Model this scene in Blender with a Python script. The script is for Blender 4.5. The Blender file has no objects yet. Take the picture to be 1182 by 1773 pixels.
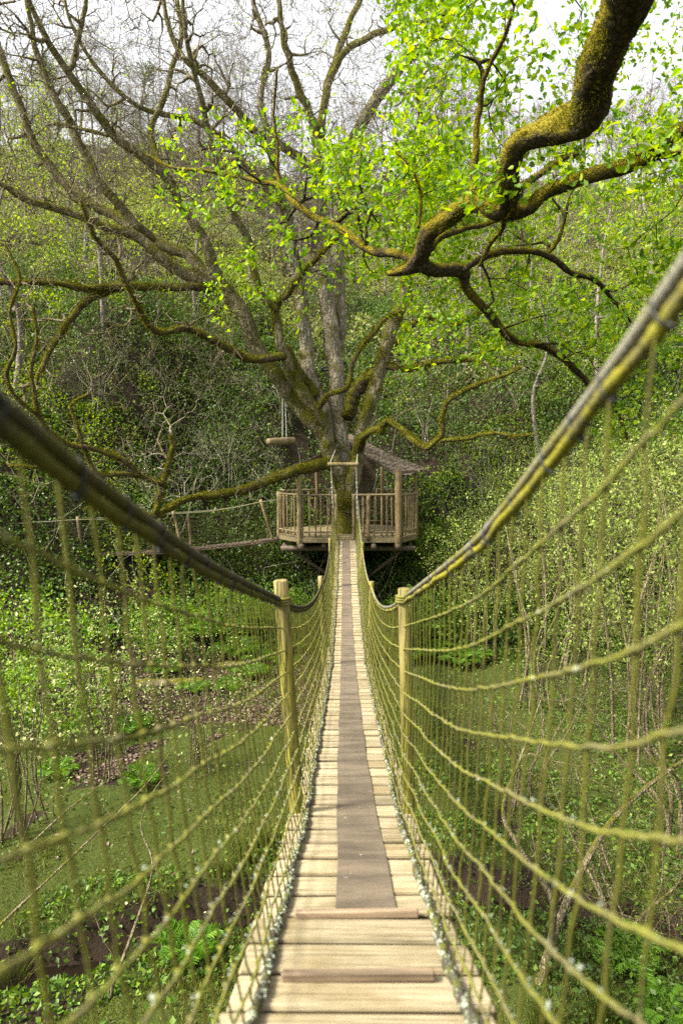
import bpy, math
import numpy as np
from mathutils import Vector

R = np.random.default_rng(11)
F = 1182.0                      # focal length in photo pixels (24 mm on a 36 mm tall frame)
PITCH = math.atan(86.5 / F)     # camera tilted slightly down
CP, SP = math.cos(PITCH), math.sin(PITCH)
scene = bpy.context.scene
COL = scene.collection

def P(px, py, Y):
    """point of the world at distance Y (eye = origin, looking along +y) seen at photo pixel px, py"""
    u = (px - 591.0) / F; v = (886.5 - py) / F
    d = np.array([u, CP + SP * v, -SP + CP * v])
    return d * (Y / d[1])

# ------------------------------------------------------------------ mesh building
class MB:
    def __init__(s): s.V = []; s.F = {}; s.n = 0
    def add(s, V, *faces):
        V = np.asarray(V, float).reshape(-1, 3)
        for f in faces:
            f = np.asarray(f, int)
            if len(f): s.F.setdefault(f.shape[1], []).append(f + s.n)
        s.V.append(V); s.n += len(V)
    def merge(s, o):
        if o.n:
            s.add(np.concatenate(o.V), *[np.concatenate(a) for a in o.F.values()])

class Placed:
    pass
WORLD = {}
def build(name, mb, mat, parent=None, smooth=True, loc=(0, 0, 0)):
    V = np.concatenate(mb.V) if mb.V else np.zeros((0, 3))
    base = WORLD.get(parent.name, np.zeros(3)) if parent else np.asarray(loc, float)
    V = V - base
    me = bpy.data.meshes.new(name)
    me.vertices.add(len(V)); me.vertices.foreach_set('co', V.astype(np.float32).ravel())
    idx, tot = [], []
    for k, a in mb.F.items():
        a = np.concatenate(a); idx.append(a.ravel()); tot.append(np.full(len(a), k))
    idx = np.concatenate(idx); tot = np.concatenate(tot)
    me.loops.add(len(idx)); me.loops.foreach_set('vertex_index', idx.astype(np.int32))
    start = np.concatenate([[0], np.cumsum(tot)[:-1]])
    me.polygons.add(len(tot)); me.polygons.foreach_set('loop_start', start.astype(np.int32))
    me.polygons.foreach_set('use_smooth', np.full(len(tot), smooth))
    me.update(calc_edges=True)
    me.materials.append(mat)
    o = bpy.data.objects.new(name, me); COL.objects.link(o)
    if parent: o.parent = parent
    else: o.location = loc
    WORLD[o.name] = base
    return o

def thing(name, label, cat, loc=(0, 0, 0), group=None):
    o = bpy.data.objects.new(name, None); COL.objects.link(o); o.location = loc
    o.empty_display_size = .2
    WORLD[o.name] = np.asarray(loc, float)
    tag(o, label, cat, group)
    return o
def tag(o, label=None, cat=None, group=None, kind=None):
    if label: o['label'] = label
    if cat: o['category'] = cat
    if group: o['group'] = group
    if kind: o['kind'] = kind
    return o
def dup(root, loc, rz, s=1.0, label=None, group=None, sz=None):
    r = root.copy(); COL.objects.link(r); r.location = loc; r.rotation_euler = (0, 0, rz); r.scale = (s, s, sz or s)
    if label: r['label'] = label
    if group: r['group'] = group
    for ch in root.children:
        c = ch.copy(); COL.objects.link(c); c.parent = r
    return r

def norm(a): return a / np.maximum(np.linalg.norm(a, axis=-1, keepdims=True), 1e-9)

def catmull(pts, step):
    pts = np.asarray(pts, float)
    p = np.vstack([2 * pts[0] - pts[1], pts, 2 * pts[-1] - pts[-2]])
    out = []
    for i in range(1, len(p) - 2):
        L = np.linalg.norm(p[i + 1][:3] - p[i][:3]); n = max(1, int(L / step))
        t = (np.arange(n) / n)[:, None]
        a, b, c, d = p[i - 1], p[i], p[i + 1], p[i + 2]
        out.append(.5 * (2 * b + (c - a) * t + (2 * a - 5 * b + 4 * c - d) * t ** 2 + (3 * b - a - 3 * c + d) * t ** 3))
    out.append(pts[-1:])
    return np.vstack(out)

def tube(mb, pts, rad, k=8, lump=0., cap=True, tw=0., strands=0, sdepth=.0, rng=R):
    """tube along pts; lump = uneven bark; strands/tw = twisted rope"""
    pts = np.asarray(pts, float); n = len(pts)
    rad = np.broadcast_to(np.asarray(rad, float), (n,))
    T = norm(np.gradient(pts, axis=0))
    ref = np.array([0, 0, 1.]) if abs(T[:, 2]).mean() < .75 else np.array([1., 0, 0])
    N = np.zeros_like(T)
    v = norm(np.cross(T[0], ref))
    for i in range(n):
        v = v - T[i] * (v @ T[i]); v = v / max(np.linalg.norm(v), 1e-9); N[i] = v
    B = np.cross(T, N)
    s = np.concatenate([[0], np.cumsum(np.linalg.norm(np.diff(pts, axis=0), axis=1))])
    a = np.linspace(0, 2 * np.pi, k, endpoint=False)[None, :] + 0 * s[:, None]
    r = rad[:, None] * np.ones((1, k))
    if lump:
        ph = rng.uniform(0, 6.28, 8)
        q = s / max(rad.mean(), 1e-4)
        r = r * (1 + lump * (np.sin(2 * a + ph[0] + .35 * q[:, None]) + .8 * np.sin(3 * a + ph[1] - .9 * q[:, None] + np.sin(.5 * q + ph[2])[:, None])
                 + .9 * np.sin(.8 * q + ph[3])[:, None] + .6 * np.sin(1.9 * q + ph[4])[:, None] + .5 * np.sin(5 * a + 1.7 * q[:, None] + ph[5])) * .5)
        r = r * (1 + lump * 2.6 * (fbm(1.6 * np.cos(a) + .45 * q[:, None] + ph[6] * 5, 1.6 * np.sin(a) + .3 * q[:, None] + ph[7] * 5, 3) - .5))
        r = r * (1 + lump * .3 * rng.normal(size=r.shape))
    if strands:
        r = r * (1 + sdepth * np.abs(np.sin((a * strands + s[:, None] * tw) / 2)) - sdepth * .5)
    V = pts[:, None, :] + r[..., None] * (np.cos(a)[..., None] * N[:, None, :] + np.sin(a)[..., None] * B[:, None, :])
    i = np.arange(n - 1)[:, None] * k; j = np.arange(k)[None, :]; j2 = (j + 1) % k
    Fq = np.stack([i + j, i + j2, i + k + j2, i + k + j], -1).reshape(-1, 4)
    V = V.reshape(-1, 3)
    if cap:
        m = len(V); V = np.vstack([V, pts[0], pts[-1]])
        jj = np.arange(k); j3 = (jj + 1) % k
        t1 = np.stack([np.full(k, m), j3, jj], -1); t2 = np.stack([np.full(k, m + 1), (n - 1) * k + jj, (n - 1) * k + j3], -1)
        mb.add(V, Fq, np.vstack([t1, t2]))
    else: mb.add(V, Fq)

def tubes_batch(mb, pts, rad, k=3):
    """many thin tubes at once; pts (m, n, 3), rad (m, n)"""
    m, n, _ = pts.shape
    if m == 0: return
    T = norm(np.gradient(pts, axis=1))
    D = norm(pts[:, -1] - pts[:, 0])
    ref = np.where(np.abs(D[:, 2:3]) < .7, np.array([[0, 0, 1.]]), np.array([[1., 0, 0]]))
    N = norm(np.cross(T, ref[:, None, :])); B = np.cross(T, N)
    a = np.linspace(0, 2 * np.pi, k, endpoint=False)
    V = pts[:, :, None, :] + rad[:, :, None, None] * (np.cos(a)[:, None] * N[:, :, None, :] + np.sin(a)[:, None] * B[:, :, None, :])
    o = (np.arange(m) * n * k)[:, None, None]; i = (np.arange(n - 1) * k)[None, :, None]; j = np.arange(k)[None, None, :]; j2 = (j + 1) % k
    Fq = np.stack([o + i + j, o + i + j2, o + i + k + j2, o + i + k + j], -1).reshape(-1, 4)
    mb.add(V.reshape(-1, 3), Fq)

def box(mb, c, d, bev=0., rot=0.):
    """box with centre c, size d, chamfered edges"""
    x, y, z = np.array(d) / 2; b = min(bev, x * .9, y * .9, z * .9)
    if b <= 0:
        V = np.array([[sx * x, sy * y, sz * z] for sx in (-1, 1) for sy in (-1, 1) for sz in (-1, 1)])
        Fq = np.array([[0, 1, 3, 2], [4, 6, 7, 5], [0, 4, 5, 1], [2, 3, 7, 6], [0, 2, 6, 4], [1, 5, 7, 3]])
    else:
        prof = [(-y + b, -z), (y - b, -z), (y, -z + b), (y, z - b), (y - b, z), (-y + b, z), (-y, z - b), (-y, -z + b)]
        V = np.array([[sx, p[0] * q, p[1] * q2] for sx, q, q2 in ((-x, 1 - b / y, 1 - b / z), (-x + b, 1, 1), (x - b, 1, 1), (x, 1 - b / y, 1 - b / z)) for p in prof])
        Fq = np.array([[r * 8 + j, (r + 1) * 8 + j, (r + 1) * 8 + (j + 1) % 8, r * 8 + (j + 1) % 8] for r in range(3) for j in range(8)])
        ends = np.array([[0, 1, 2, 3, 4, 5, 6, 7], [31, 30, 29, 28, 27, 26, 25, 24]])
    if rot: 
        cr, sr = math.cos(rot), math.sin(rot); V = V @ np.array([[cr, sr, 0], [-sr, cr, 0], [0, 0, 1]])
    if b <= 0: mb.add(V + np.array(c), Fq)
    else: mb.add(V + np.array(c), Fq, ends)

def beam(mb, a, b, w, h, bev=.005):
    """squared timber from a to b"""
    a = np.array(a, float); b = np.array(b, float); d = b - a; L = np.linalg.norm(d); t = d / L
    up = np.array([0, 0, 1.]) if abs(t[2]) < .9 else np.array([0, 1., 0])
    s = norm(np.cross(up, t)); n = np.cross(t, s)
    m = MB(); box(m, (0, 0, 0), (L, w, h), bev)
    V = np.concatenate(m.V); V = (a + b) / 2 + V[:, :1] * t + V[:, 1:2] * s + V[:, 2:] * n
    mb.add(V, *[np.concatenate(x) for x in m.F.values()])

# ------------------------------------------------------------------ leaves
DIAMOND = (np.array([[0, 0, 0], [.3, .45, .1], [0, 1, 0], [-.3, .45, .1]]), [np.array([[0, 1, 2], [0, 2, 3]])])
OVAL = (np.array([[0, 0, 0], [.2, .22, .06], [.27, .55, .08], [.12, .86, .03], [0, 1, -.05], [-.12, .86, .03], [-.27, .55, .08], [-.2, .22, .06], [0, .5, 0]]),
        [np.array([[0, 1, 2, 8], [8, 2, 3, 4], [8, 4, 5, 6], [0, 8, 6, 7]])])
_h = [(.03, .02), (.10, .16), (.08, .22), (.2, .34), (.13, .43), (.29, .58), (.17, .67), (.23, .84), (.1, .93)]
_V = [[0, 0, 0]] + [[x, y, x * .35 - .12 * y * y] for x, y in _h] + [[0, 1, -.14]] + [[-x, y, x * .35 - .12 * y * y] for x, y in reversed(_h)]
OAK = (np.array(_V), [np.array([list(range(0, 11)), [10] + list(range(11, 20)) + [0]])])

def leaves(mb, pos, dirs, size, tmpl, rng=R, up=.7, wid=1.0):
    n = len(pos)
    if n == 0: return
    d = norm(dirs); q = rng.normal(size=(n, 3)) * .8; q[:, 2] += up * 1.6
    s = norm(np.cross(d, q)); nn = np.cross(s, d)
    size = np.broadcast_to(size, (n,))
    tv, tf = tmpl; k = len(tv)
    w = wid * rng.uniform(.8, 1.2, n)
    V = pos[:, None, :] + size[:, None, None] * (tv[None, :, 0:1] * w[:, None, None] * s[:, None] + tv[None, :, 1:2] * d[:, None] + tv[None, :, 2:3] * nn[:, None] * rng.uniform(.3, 2., (n, 1, 1)))
    o = np.arange(n)[:, None, None] * k
    mb.add(V.reshape(-1, 3), *[(o + f[None]).reshape(-1, f.shape[1]) for f in tf])

# ------------------------------------------------------------------ branching
class Skel:
    def __init__(s): s.pos = []; s.par = []; s.dir = []; s.rad = []; s.free = []; s.br = []
    def limb(s, pts, rad, keep=1):
        """fixed limb: its nodes can carry branches"""
        T = norm(np.gradient(pts, axis=0)); prev = -1
        for i in range(0, len(pts), keep):
            s.pos.append(pts[i]); s.par.append(prev); s.dir.append(T[i]); s.rad.append(rad[i]); s.free.append(False); prev = len(s.pos) - 1
    def grow(s, targets, rng, step=.35, gnarl=.16, back=.5, first=0, tip=.006, power=.5, up=0., maxlen=None):
        n0 = len(s.pos); N = n0
        cap = n0 + len(targets) * 14 + 10
        pos = np.zeros((cap, 3)); dr = np.zeros((cap, 3))
        pos[:n0] = np.array(s.pos); dr[:n0] = np.array(s.dir)
        par = list(s.par); ok = np.zeros(cap); ok[:first] = 1e9
        base = pos[first:n0]
        dist0 = np.array([np.min(np.sum((base - t) ** 2, axis=1)) for t in targets])
        branches = []
        for ti in np.argsort(dist0):
            t = targets[ti]; v = t - pos[:N]; d = np.sqrt(np.sum(v * v, axis=1)) + 1e-6
            cosb = np.sum(v * dr[:N], axis=1) / d
            c = d * (1 + back * (1 - cosb)) + ok[:N]
            i = int(np.argmin(c)); L = d[i]
            if maxlen and L > maxlen: continue
            m = int(min(12, max(2, round(L / step))))
            p0, t0 = pos[i], dr[i]
            vdir = (t - p0) / L
            t0 = norm(t0 * .5 + vdir * .8 + rng.normal(size=3) * .35)
            t1 = norm(vdir + rng.normal(size=3) * .35 + np.array([0, 0, up]))
            q = np.linspace(0, 1, m + 1)[1:, None]
            h = (2 * q ** 3 - 3 * q ** 2 + 1) * p0 + (q ** 3 - 2 * q ** 2 + q) * t0 * L + (-2 * q ** 3 + 3 * q ** 2) * t + (q ** 3 - q ** 2) * t1 * L
            j = rng.normal(size=(m, 3)) * gnarl * L / m; j[-1] *= .3
            h = h + j
            ids = [i]
            if N + m >= cap: break
            for kk in range(m):
                pos[N] = h[kk]; par.append(ids[-1])
                dr[N] = norm(h[kk] - pos[ids[-1]]); ids.append(N); N += 1
            branches.append(ids)
        cnt = np.zeros(N)
        for b in branches: cnt[b[-1]] += 1
        for i in range(N - 1, n0 - 1, -1):
            if par[i] >= 0: cnt[par[i]] += cnt[i]
        rad = np.zeros(N); rad[:n0] = np.array(s.rad)
        for i in range(n0, N):
            rad[i] = min(tip * max(cnt[i], 1) ** power, rad[par[i]] * .8)
        s.pos = list(pos[:N]); s.dir = list(dr[:N]); s.rad = list(rad); s.par = par; s.br += branches; s.cnt = cnt
        s.n0 = n0
        s.tips = np.array([b[-1] for b in branches])
        return s
    def mesh(s, mb, thick=.02, kthin=3, kthick=6, rng=R, lump=.06):
        pos = np.array(s.pos); rad = np.array(s.rad); groups = {}
        for b in s.br:
            r = rad[b]; r = r.copy(); r[0] = min(r[0], r[1] * 1.25)
            if r[1] > thick:
                p = pos[b]; rr = np.column_stack([p, r])
                c = catmull(rr, max(.05, np.linalg.norm(p[-1] - p[0]) / (len(b) * 2.5)))
                tube(mb, c[:, :3], np.maximum(c[:, 3], r.min() * .8), kthick, lump=lump, cap=True, rng=rng)
            else: groups.setdefault(len(b), []).append((b, r))
        for n, g in groups.items():
            tubes_batch(mb, pos[np.array([b for b, _ in g])], np.array([r for _, r in g]), kthin)

def twiglets(mb, sk, n, L, r, rng, rmax=.05):
    pos = np.array(sk.pos); d0 = np.array(sk.dir); rad = np.array(sk.rad)
    ok = np.where((np.arange(len(pos)) >= sk.n0) & (rad < rmax))[0]; ii = rng.choice(ok, n)
    d = norm(d0[ii] * .5 + norm(rng.normal(size=(n, 3)))); l = L * rng.uniform(.4, 1.4, n)
    t = np.linspace(0, 1, 6); st = d[:, None] * (l[:, None, None] / 5) + rng.normal(size=(n, 6, 3)) * (l[:, None, None] * .085)
    st[:, 0] = 0; q = pos[ii][:, None] + np.cumsum(st, axis=1); q[..., 2] += (t ** 2) * .12 * l[:, None]
    tubes_batch(mb, q, np.linspace(1, .45, 6)[None] * r * rng.uniform(.7, 1.3, (n, 1)), 3)

def leaf_clusters(mb, sk, ids, per, size, tmpl, rng, spread=.12, up=.6, wid=1., droop=.0, jit=.3):
    pos = np.array(sk.pos)[ids]; d = np.array(sk.dir)[ids]
    n = len(ids)
    k = rng.poisson(per, n); I = np.repeat(np.arange(n), k)
    m = len(I)
    off = rng.normal(size=(m, 3)) * spread * .5
    dd = d[I] * .6 + rng.normal(size=(m, 3)) * .75; dd[:, 2] -= droop
    leaves(mb, pos[I] + off, dd, size * rng.uniform(.6, 1.25, m), tmpl, rng, up, wid)

# ------------------------------------------------------------------ smooth value noise (numpy)
_perm = np.random.default_rng(5).uniform(0, 1, (64, 64))
def vnoise(x, y):
    x = np.asarray(x, float); y = np.asarray(y, float)
    xi = np.floor(x).astype(int); yi = np.floor(y).astype(int); fx = x - xi; fy = y - yi
    fx = fx * fx * (3 - 2 * fx); fy = fy * fy * (3 - 2 * fy)
    g = lambda a, b: _perm[a % 64, b % 64]
    return (g(xi, yi) * (1 - fx) + g(xi + 1, yi) * fx) * (1 - fy) + (g(xi, yi + 1) * (1 - fx) + g(xi + 1, yi + 1) * fx) * fy
def fbm(x, y, o=3):
    return sum(vnoise(x * 2 ** i + 17 * i, y * 2 ** i + 5 * i) * .5 ** i for i in range(o)) / sum(.5 ** i for i in range(o))
# ------------------------------------------------------------------ materials
def new_mat(name):
    m = bpy.data.materials.new(name); m.use_nodes = True
    nt = m.node_tree; nt.nodes.clear()
    return m, nt, nt.nodes, nt.links
def ramp(N, stops, interp='LINEAR'):
    r = N.new('ShaderNodeValToRGB'); r.color_ramp.interpolation = interp
    while len(r.color_ramp.elements) < len(stops): r.color_ramp.elements.new(.5)
    for e, (p, c) in zip(r.color_ramp.elements, stops): e.position = p; e.color = (*c, 1)
    return r
def noise(N, L, vec, scale, detail=4, rough=.55, dist=0.):
    n = N.new('ShaderNodeTexNoise'); n.inputs['Scale'].default_value = scale; n.inputs['Detail'].default_value = detail
    n.inputs['Roughness'].default_value = rough; n.inputs['Distortion'].default_value = dist
    if vec is not None: L.new(vec, n.inputs['Vector'])
    return n
def mapping(N, L, vec, scale, loc=None):
    m = N.new('ShaderNodeMapping'); m.inputs['Scale'].default_value = scale; L.new(vec, m.inputs['Vector'])
    if loc is not None: L.new(loc, m.inputs['Location'])
    return m.outputs[0]
def mixc(N, L, fac, a, b):
    m = N.new('ShaderNodeMix'); m.data_type = 'RGBA'
    for s, v in ((0, fac), (6, a), (7, b)):
        if hasattr(v, 'is_output'): L.new(v, m.inputs[s])
        elif s == 0: m.inputs[0].default_value = v
        else: m.inputs[s].default_value = (*v, 1)
    return m.outputs[2]
def math_(N, L, op, a, b=None, clamp=False):
    m = N.new('ShaderNodeMath'); m.operation = op; m.use_clamp = clamp
    for i, v in enumerate((a, b)):
        if v is None: continue
        if hasattr(v, 'is_output'): L.new(v, m.inputs[i])
        else: m.inputs[i].default_value = v
    return m.outputs[0]
def finish(N, L, color, rough=.8, bump=None, bdist=.01, bstr=.6, spec=.3):
    b = N.new('ShaderNodeBsdfPrincipled'); o = N.new('ShaderNodeOutputMaterial')
    if hasattr(color, 'is_output'): L.new(color, b.inputs['Base Color'])
    else: b.inputs['Base Color'].default_value = (*color, 1)
    b.inputs['Roughness'].default_value = rough; b.inputs['Specular IOR Level'].default_value = spec
    if bump is not None:
        u = N.new('ShaderNodeBump'); u.inputs['Strength'].default_value = bstr; u.inputs['Distance'].default_value = bdist
        L.new(bump, u.inputs['Height']); L.new(u.outputs[0], b.inputs['Normal'])
    L.new(b.outputs[0], o.inputs['Surface'])
    return b

def leaf_mat(name, cols, trans=.45, tcol=None, rough=.5, spec=.25, big=None):
    """leaves: colour differs leaf by leaf; big = (scale, colour, amount) patches of another tint"""
    m, nt, N, L = new_mat(name)
    g = N.new('ShaderNodeNewGeometry')
    r = ramp(N, [(i / max(len(cols) - 1, 1), c) for i, c in enumerate(cols)]); L.new(g.outputs['Random Per Island'], r.inputs[0])
    col = r.outputs[0]
    if big:
        n = noise(N, L, g.outputs['Position'], big[0], 3)
        f = ramp(N, [(.42, (0, 0, 0)), (.62, (1, 1, 1))]); L.new(n.outputs['Fac'], f.inputs[0])
        col = mixc(N, L, math_(N, L, 'MULTIPLY', f.outputs[0], big[2]), col, big[1])
    b = N.new('ShaderNodeBsdfPrincipled'); b.inputs['Roughness'].default_value = rough; b.inputs['Specular IOR Level'].default_value = spec
    L.new(col, b.inputs['Base Color'])
    t = N.new('ShaderNodeBsdfTranslucent')
    hs = N.new('ShaderNodeHueSaturation'); hs.inputs['Value'].default_value = 1.5; hs.inputs['Saturation'].default_value = 1.1; hs.inputs['Hue'].default_value = .49
    L.new(col, hs.inputs['Color']); L.new(hs.outputs[0], t.inputs['Color'])
    mx = N.new('ShaderNodeMixShader'); mx.inputs[0].default_value = trans
    L.new(b.outputs[0], mx.inputs[1]); L.new(t.outputs[0], mx.inputs[2])
    o = N.new('ShaderNodeOutputMaterial'); L.new(mx.outputs[0], o.inputs['Surface'])
    return m

def bark_mat(name, dark, light, moss=.5, mosscol=(.16, .15, .012), mossdark=(.05, .055, .008), lichen=.2, scale=1., stretch=.35):
    m, nt, N, L = new_mat(name)
    tc = N.new('ShaderNodeTexCoord'); g = N.new('ShaderNodeNewGeometry')
    v = mapping(N, L, tc.outputs['Object'], (1, 1, stretch))
    n1 = noise(N, L, v, 14 * scale, 6, .65, .4); n2 = noise(N, L, tc.outputs['Object'], 2.2 * scale, 4)
    n3 = noise(N, L, tc.outputs['Object'], 38 * scale, 4, .6)
    vo = N.new('ShaderNodeTexVoronoi'); vo.inputs['Scale'].default_value = 11 * scale; nd = noise(N, L, tc.outputs['Object'], 5 * scale, 3); ad = N.new('ShaderNodeVectorMath'); ad.operation = 'MULTIPLY_ADD'; L.new(nd.outputs['Color'], ad.inputs[0]); ad.inputs[1].default_value = (.16 / scale,) * 3; L.new(v, ad.inputs[2]); L.new(ad.outputs[0], vo.inputs['Vector']); vo.feature = 'DISTANCE_TO_EDGE'
    r = ramp(N, [(.3, dark), (.7, light)]); L.new(n1.outputs['Fac'], r.inputs[0])
    crack = ramp(N, [(.0, (0, 0, 0)), (.2, (1, 1, 1))]); L.new(vo.outputs['Distance'], crack.inputs[0])
    col = mixc(N, L, math_(N, L, 'MULTIPLY', math_(N, L, 'SUBTRACT', 1., crack.outputs[0]), .55), r.outputs[0], tuple(c * .35 for c in dark))
    # moss: grows on upper faces and in patches
    sep = N.new('ShaderNodeSeparateXYZ'); L.new(g.outputs['Normal'], sep.inputs[0])
    a = math_(N, L, 'MULTIPLY', sep.outputs['Z'], .32); b = math_(N, L, 'MULTIPLY', n2.outputs['Fac'], 1.5)
    c = math_(N, L, 'MULTIPLY', n3.outputs['Fac'], .55)
    a2 = math_(N, L, 'ADD', math_(N, L, 'MULTIPLY', sep.outputs['X'], -.12), a)
    tot = math_(N, L, 'ADD', math_(N, L, 'ADD', a2, b), c)
    mk = math_(N, L, 'MULTIPLY', math_(N, L, 'SUBTRACT', tot, 1.42 - moss * .8), 4., True)
    mr = ramp(N, [(.3, mossdark), (.7, mosscol)]); L.new(n3.outputs['Fac'], mr.inputs[0])
    col = mixc(N, L, mk, col, mr.outputs[0])
    n4 = noise(N, L, tc.outputs['Object'], 9 * scale, 5, .7); lk = ramp(N, [(.70 - lichen * .3, (0, 0, 0)), (.74 - lichen * .3, (1, 1, 1))]); L.new(n4.outputs['Fac'], lk.inputs[0])
    col = mixc(N, L, math_(N, L, 'MULTIPLY', lk.outputs[0], .65 if lichen > 0 else 0.), col, (.26, .28, .22))
    h = math_(N, L, 'ADD', math_(N, L, 'MULTIPLY', crack.outputs[0], .6), math_(N, L, 'ADD', n1.outputs['Fac'], math_(N, L, 'MULTIPLY', math_(N, L, 'MULTIPLY', mk, n3.outputs['Fac']), 1.3)))
    finish(N, L, col, .92, h, .05 / scale, 1., .1)
    return m

def wood_mat(name, a, b, dirt=(.12, .10, .07), axis=0, green=0., gcol=(.16, .16, .01), rand=.25, fine=1., crack=.5, rough=.75, edge=None):
    """weathered timber, grain along object axis"""
    m, nt, N, L = new_mat(name)
    tc = N.new('ShaderNodeTexCoord'); oi = N.new('ShaderNodeObjectInfo')
    cx = N.new('ShaderNodeCombineXYZ'); mul = math_(N, L, 'MULTIPLY', oi.outputs['Random'], 37.)
    for i in range(3): L.new(mul, cx.inputs[i])
    sc = [26 * fine] * 3; sc[axis] = 1.6
    v = mapping(N, L, tc.outputs['Object'], sc, cx.outputs[0]); v2 = mapping(N, L, tc.outputs['Object'], (1, 1, 1), cx.outputs[0])
    n1 = noise(N, L, v, 1.6, 6, .65, .6); n2 = noise(N, L, v2, 3.5, 4, .6); sc2 = [90 * fine] * 3; sc2[axis] = 2.
    n3 = noise(N, L, mapping(N, L, tc.outputs['Object'], sc2, cx.outputs[0]), 1., 3)
    r = ramp(N, [(.30, a), (.70, b)]); L.new(n1.outputs['Fac'], r.inputs[0])
    d = ramp(N, [(.44, (0, 0, 0)), (.66, (1, 1, 1))]); L.new(n2.outputs['Fac'], d.inputs[0])
    col = mixc(N, L, math_(N, L, 'MULTIPLY', d.outputs[0], .6), r.outputs[0], dirt)
    ck = ramp(N, [(.37, (1, 1, 1)), (.43, (0, 0, 0))]); L.new(n3.outputs['Fac'], ck.inputs[0])
    col = mixc(N, L, math_(N, L, 'MULTIPLY', ck.outputs[0], crack), col, tuple(c * .35 for c in dirt))
    if green:
        n5 = noise(N, L, v2, 1.7, 5, .6); k = ramp(N, [(.62 - green * .45, (0, 0, 0)), (.8 - green * .3, (1, 1, 1))]); L.new(n5.outputs['Fac'], k.inputs[0])
        gr = ramp(N, [(.40, tuple(c * .3 for c in gcol)), (.60, gcol)]); L.new(n1.outputs['Fac'], gr.inputs[0])
        col = mixc(N, L, math_(N, L, 'MULTIPLY', k.outputs[0], .8), col, mixc(N, L, math_(N, L, 'MULTIPLY', ck.outputs[0], crack), gr.outputs[0], tuple(c * .3 for c in dirt)))
    if edge:                                # dark gap shade painted on the board edges, together with algae and dirt
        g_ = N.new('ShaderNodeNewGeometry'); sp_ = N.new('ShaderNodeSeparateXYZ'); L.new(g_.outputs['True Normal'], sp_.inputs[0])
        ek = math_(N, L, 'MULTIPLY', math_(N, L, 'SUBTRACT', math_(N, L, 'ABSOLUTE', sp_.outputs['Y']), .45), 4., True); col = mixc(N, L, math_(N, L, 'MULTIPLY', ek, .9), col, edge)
    hs = N.new('ShaderNodeHueSaturation'); L.new(col, hs.inputs['Color'])
    L.new(math_(N, L, 'ADD', math_(N, L, 'MULTIPLY', oi.outputs['Random'], rand * 2), 1 - rand), hs.inputs['Value'])
    h = math_(N, L, 'SUBTRACT', n1.outputs['Fac'], math_(N, L, 'MULTIPLY', ck.outputs[0], .5))
    finish(N, L, hs.outputs[0], rough, h, .004, .5, .25)
    return m

def rope_mat(name, base, moss, mossamt, lichen, scale=1.):
    m, nt, N, L = new_mat(name)
    tc = N.new('ShaderNodeTexCoord')
    n1 = noise(N, L, tc.outputs['Object'], 7 * scale, 5, .65); n2 = noise(N, L, tc.outputs['Object'], 24 * scale, 4, .6); n3 = noise(N, L, tc.outputs['Object'], 120 * scale, 3)
    c0 = mixc(N, L, n3.outputs['Fac'], tuple(c * .6 for c in base), base)
    mk = ramp(N, [(.62 - mossamt * .4, (0, 0, 0)), (.72 - mossamt * .3, (1, 1, 1))]); L.new(n1.outputs['Fac'], mk.inputs[0])
    col = mixc(N, L, mk.outputs[0], c0, mixc(N, L, n2.outputs['Fac'], tuple(c * .55 for c in moss), moss))
    lk = ramp(N, [(.72 - lichen * .3, (0, 0, 0)), (.76 - lichen * .3, (1, 1, 1))]); L.new(n2.outputs['Fac'], lk.inputs[0])
    col = mixc(N, L, math_(N, L, 'MULTIPLY', lk.outputs[0], .9 if lichen > 0 else 0.), col, (.30, .325, .25))
    finish(N, L, col, .9, math_(N, L, 'ADD', n3.outputs['Fac'], n2.outputs['Fac']), .004, .7, .15)
    return m

def plain_mat(name, col, rough=.7, var=.3, scale=12., spec=.3):
    m, nt, N, L = new_mat(name); tc = N.new('ShaderNodeTexCoord')
    n = noise(N, L, tc.outputs['Object'], scale, 5)
    finish(N, L, mixc(N, L, n.outputs['Fac'], tuple(c * (1 - var) for c in col), tuple(c * (1 + var) for c in col)), rough, n.outputs['Fac'], .005, .4, spec)
    return m

M = {}
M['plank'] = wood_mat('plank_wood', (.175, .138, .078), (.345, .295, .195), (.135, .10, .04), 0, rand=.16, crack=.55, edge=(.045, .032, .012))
M['cleat'] = wood_mat('cleat_wood', (.14, .10, .065), (.27, .20, .13), (.08, .06, .04), 0, rand=.1)
M['post'] = wood_mat('mossy_post_wood', (.17, .13, .06), (.28, .22, .10), (.05, .038, .018), 2, green=.75, gcol=(.19, .18, .010), rand=.1, crack=.9)
M['rail'] = wood_mat('weathered_pole_wood', (.095, .072, .034), (.29, .22, .115), (.065, .046, .022), 2, green=.2, rand=.3)
M['railx'] = wood_mat('weathered_rail_wood', (.10, .078, .038), (.27, .215, .12), (.065, .048, .024), 0, green=.08, rand=.2)
M['brownpost'] = wood_mat('brown_post_wood', (.10, .070, .032), (.23, .165, .075), (.08, .05, .03), 2, rand=.12)
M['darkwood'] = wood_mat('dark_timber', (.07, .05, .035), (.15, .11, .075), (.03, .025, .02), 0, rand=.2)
M['shingle'] = wood_mat('roof_shingles', (.07, .052, .034), (.22, .17, .115), (.035, .027, .018), 1, rand=.25, fine=.6)
M['net'] = rope_mat('mossy_net_rope', (.135, .12, .055), (.15, .152, .026), .6, .2)
M['cord'] = rope_mat('olive_net_cord', (.055, .05, .016), (.082, .082, .010), .7, .05)
M['footrope'] = rope_mat('lichen_foot_rope', (.06, .055, .04), (.11, .11, .02), .35, .55, 1.4)
M['cable'] = rope_mat('grey_cable_rope', (.17, .16, .125), (.14, .13, .03), .42, .0)
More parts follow.
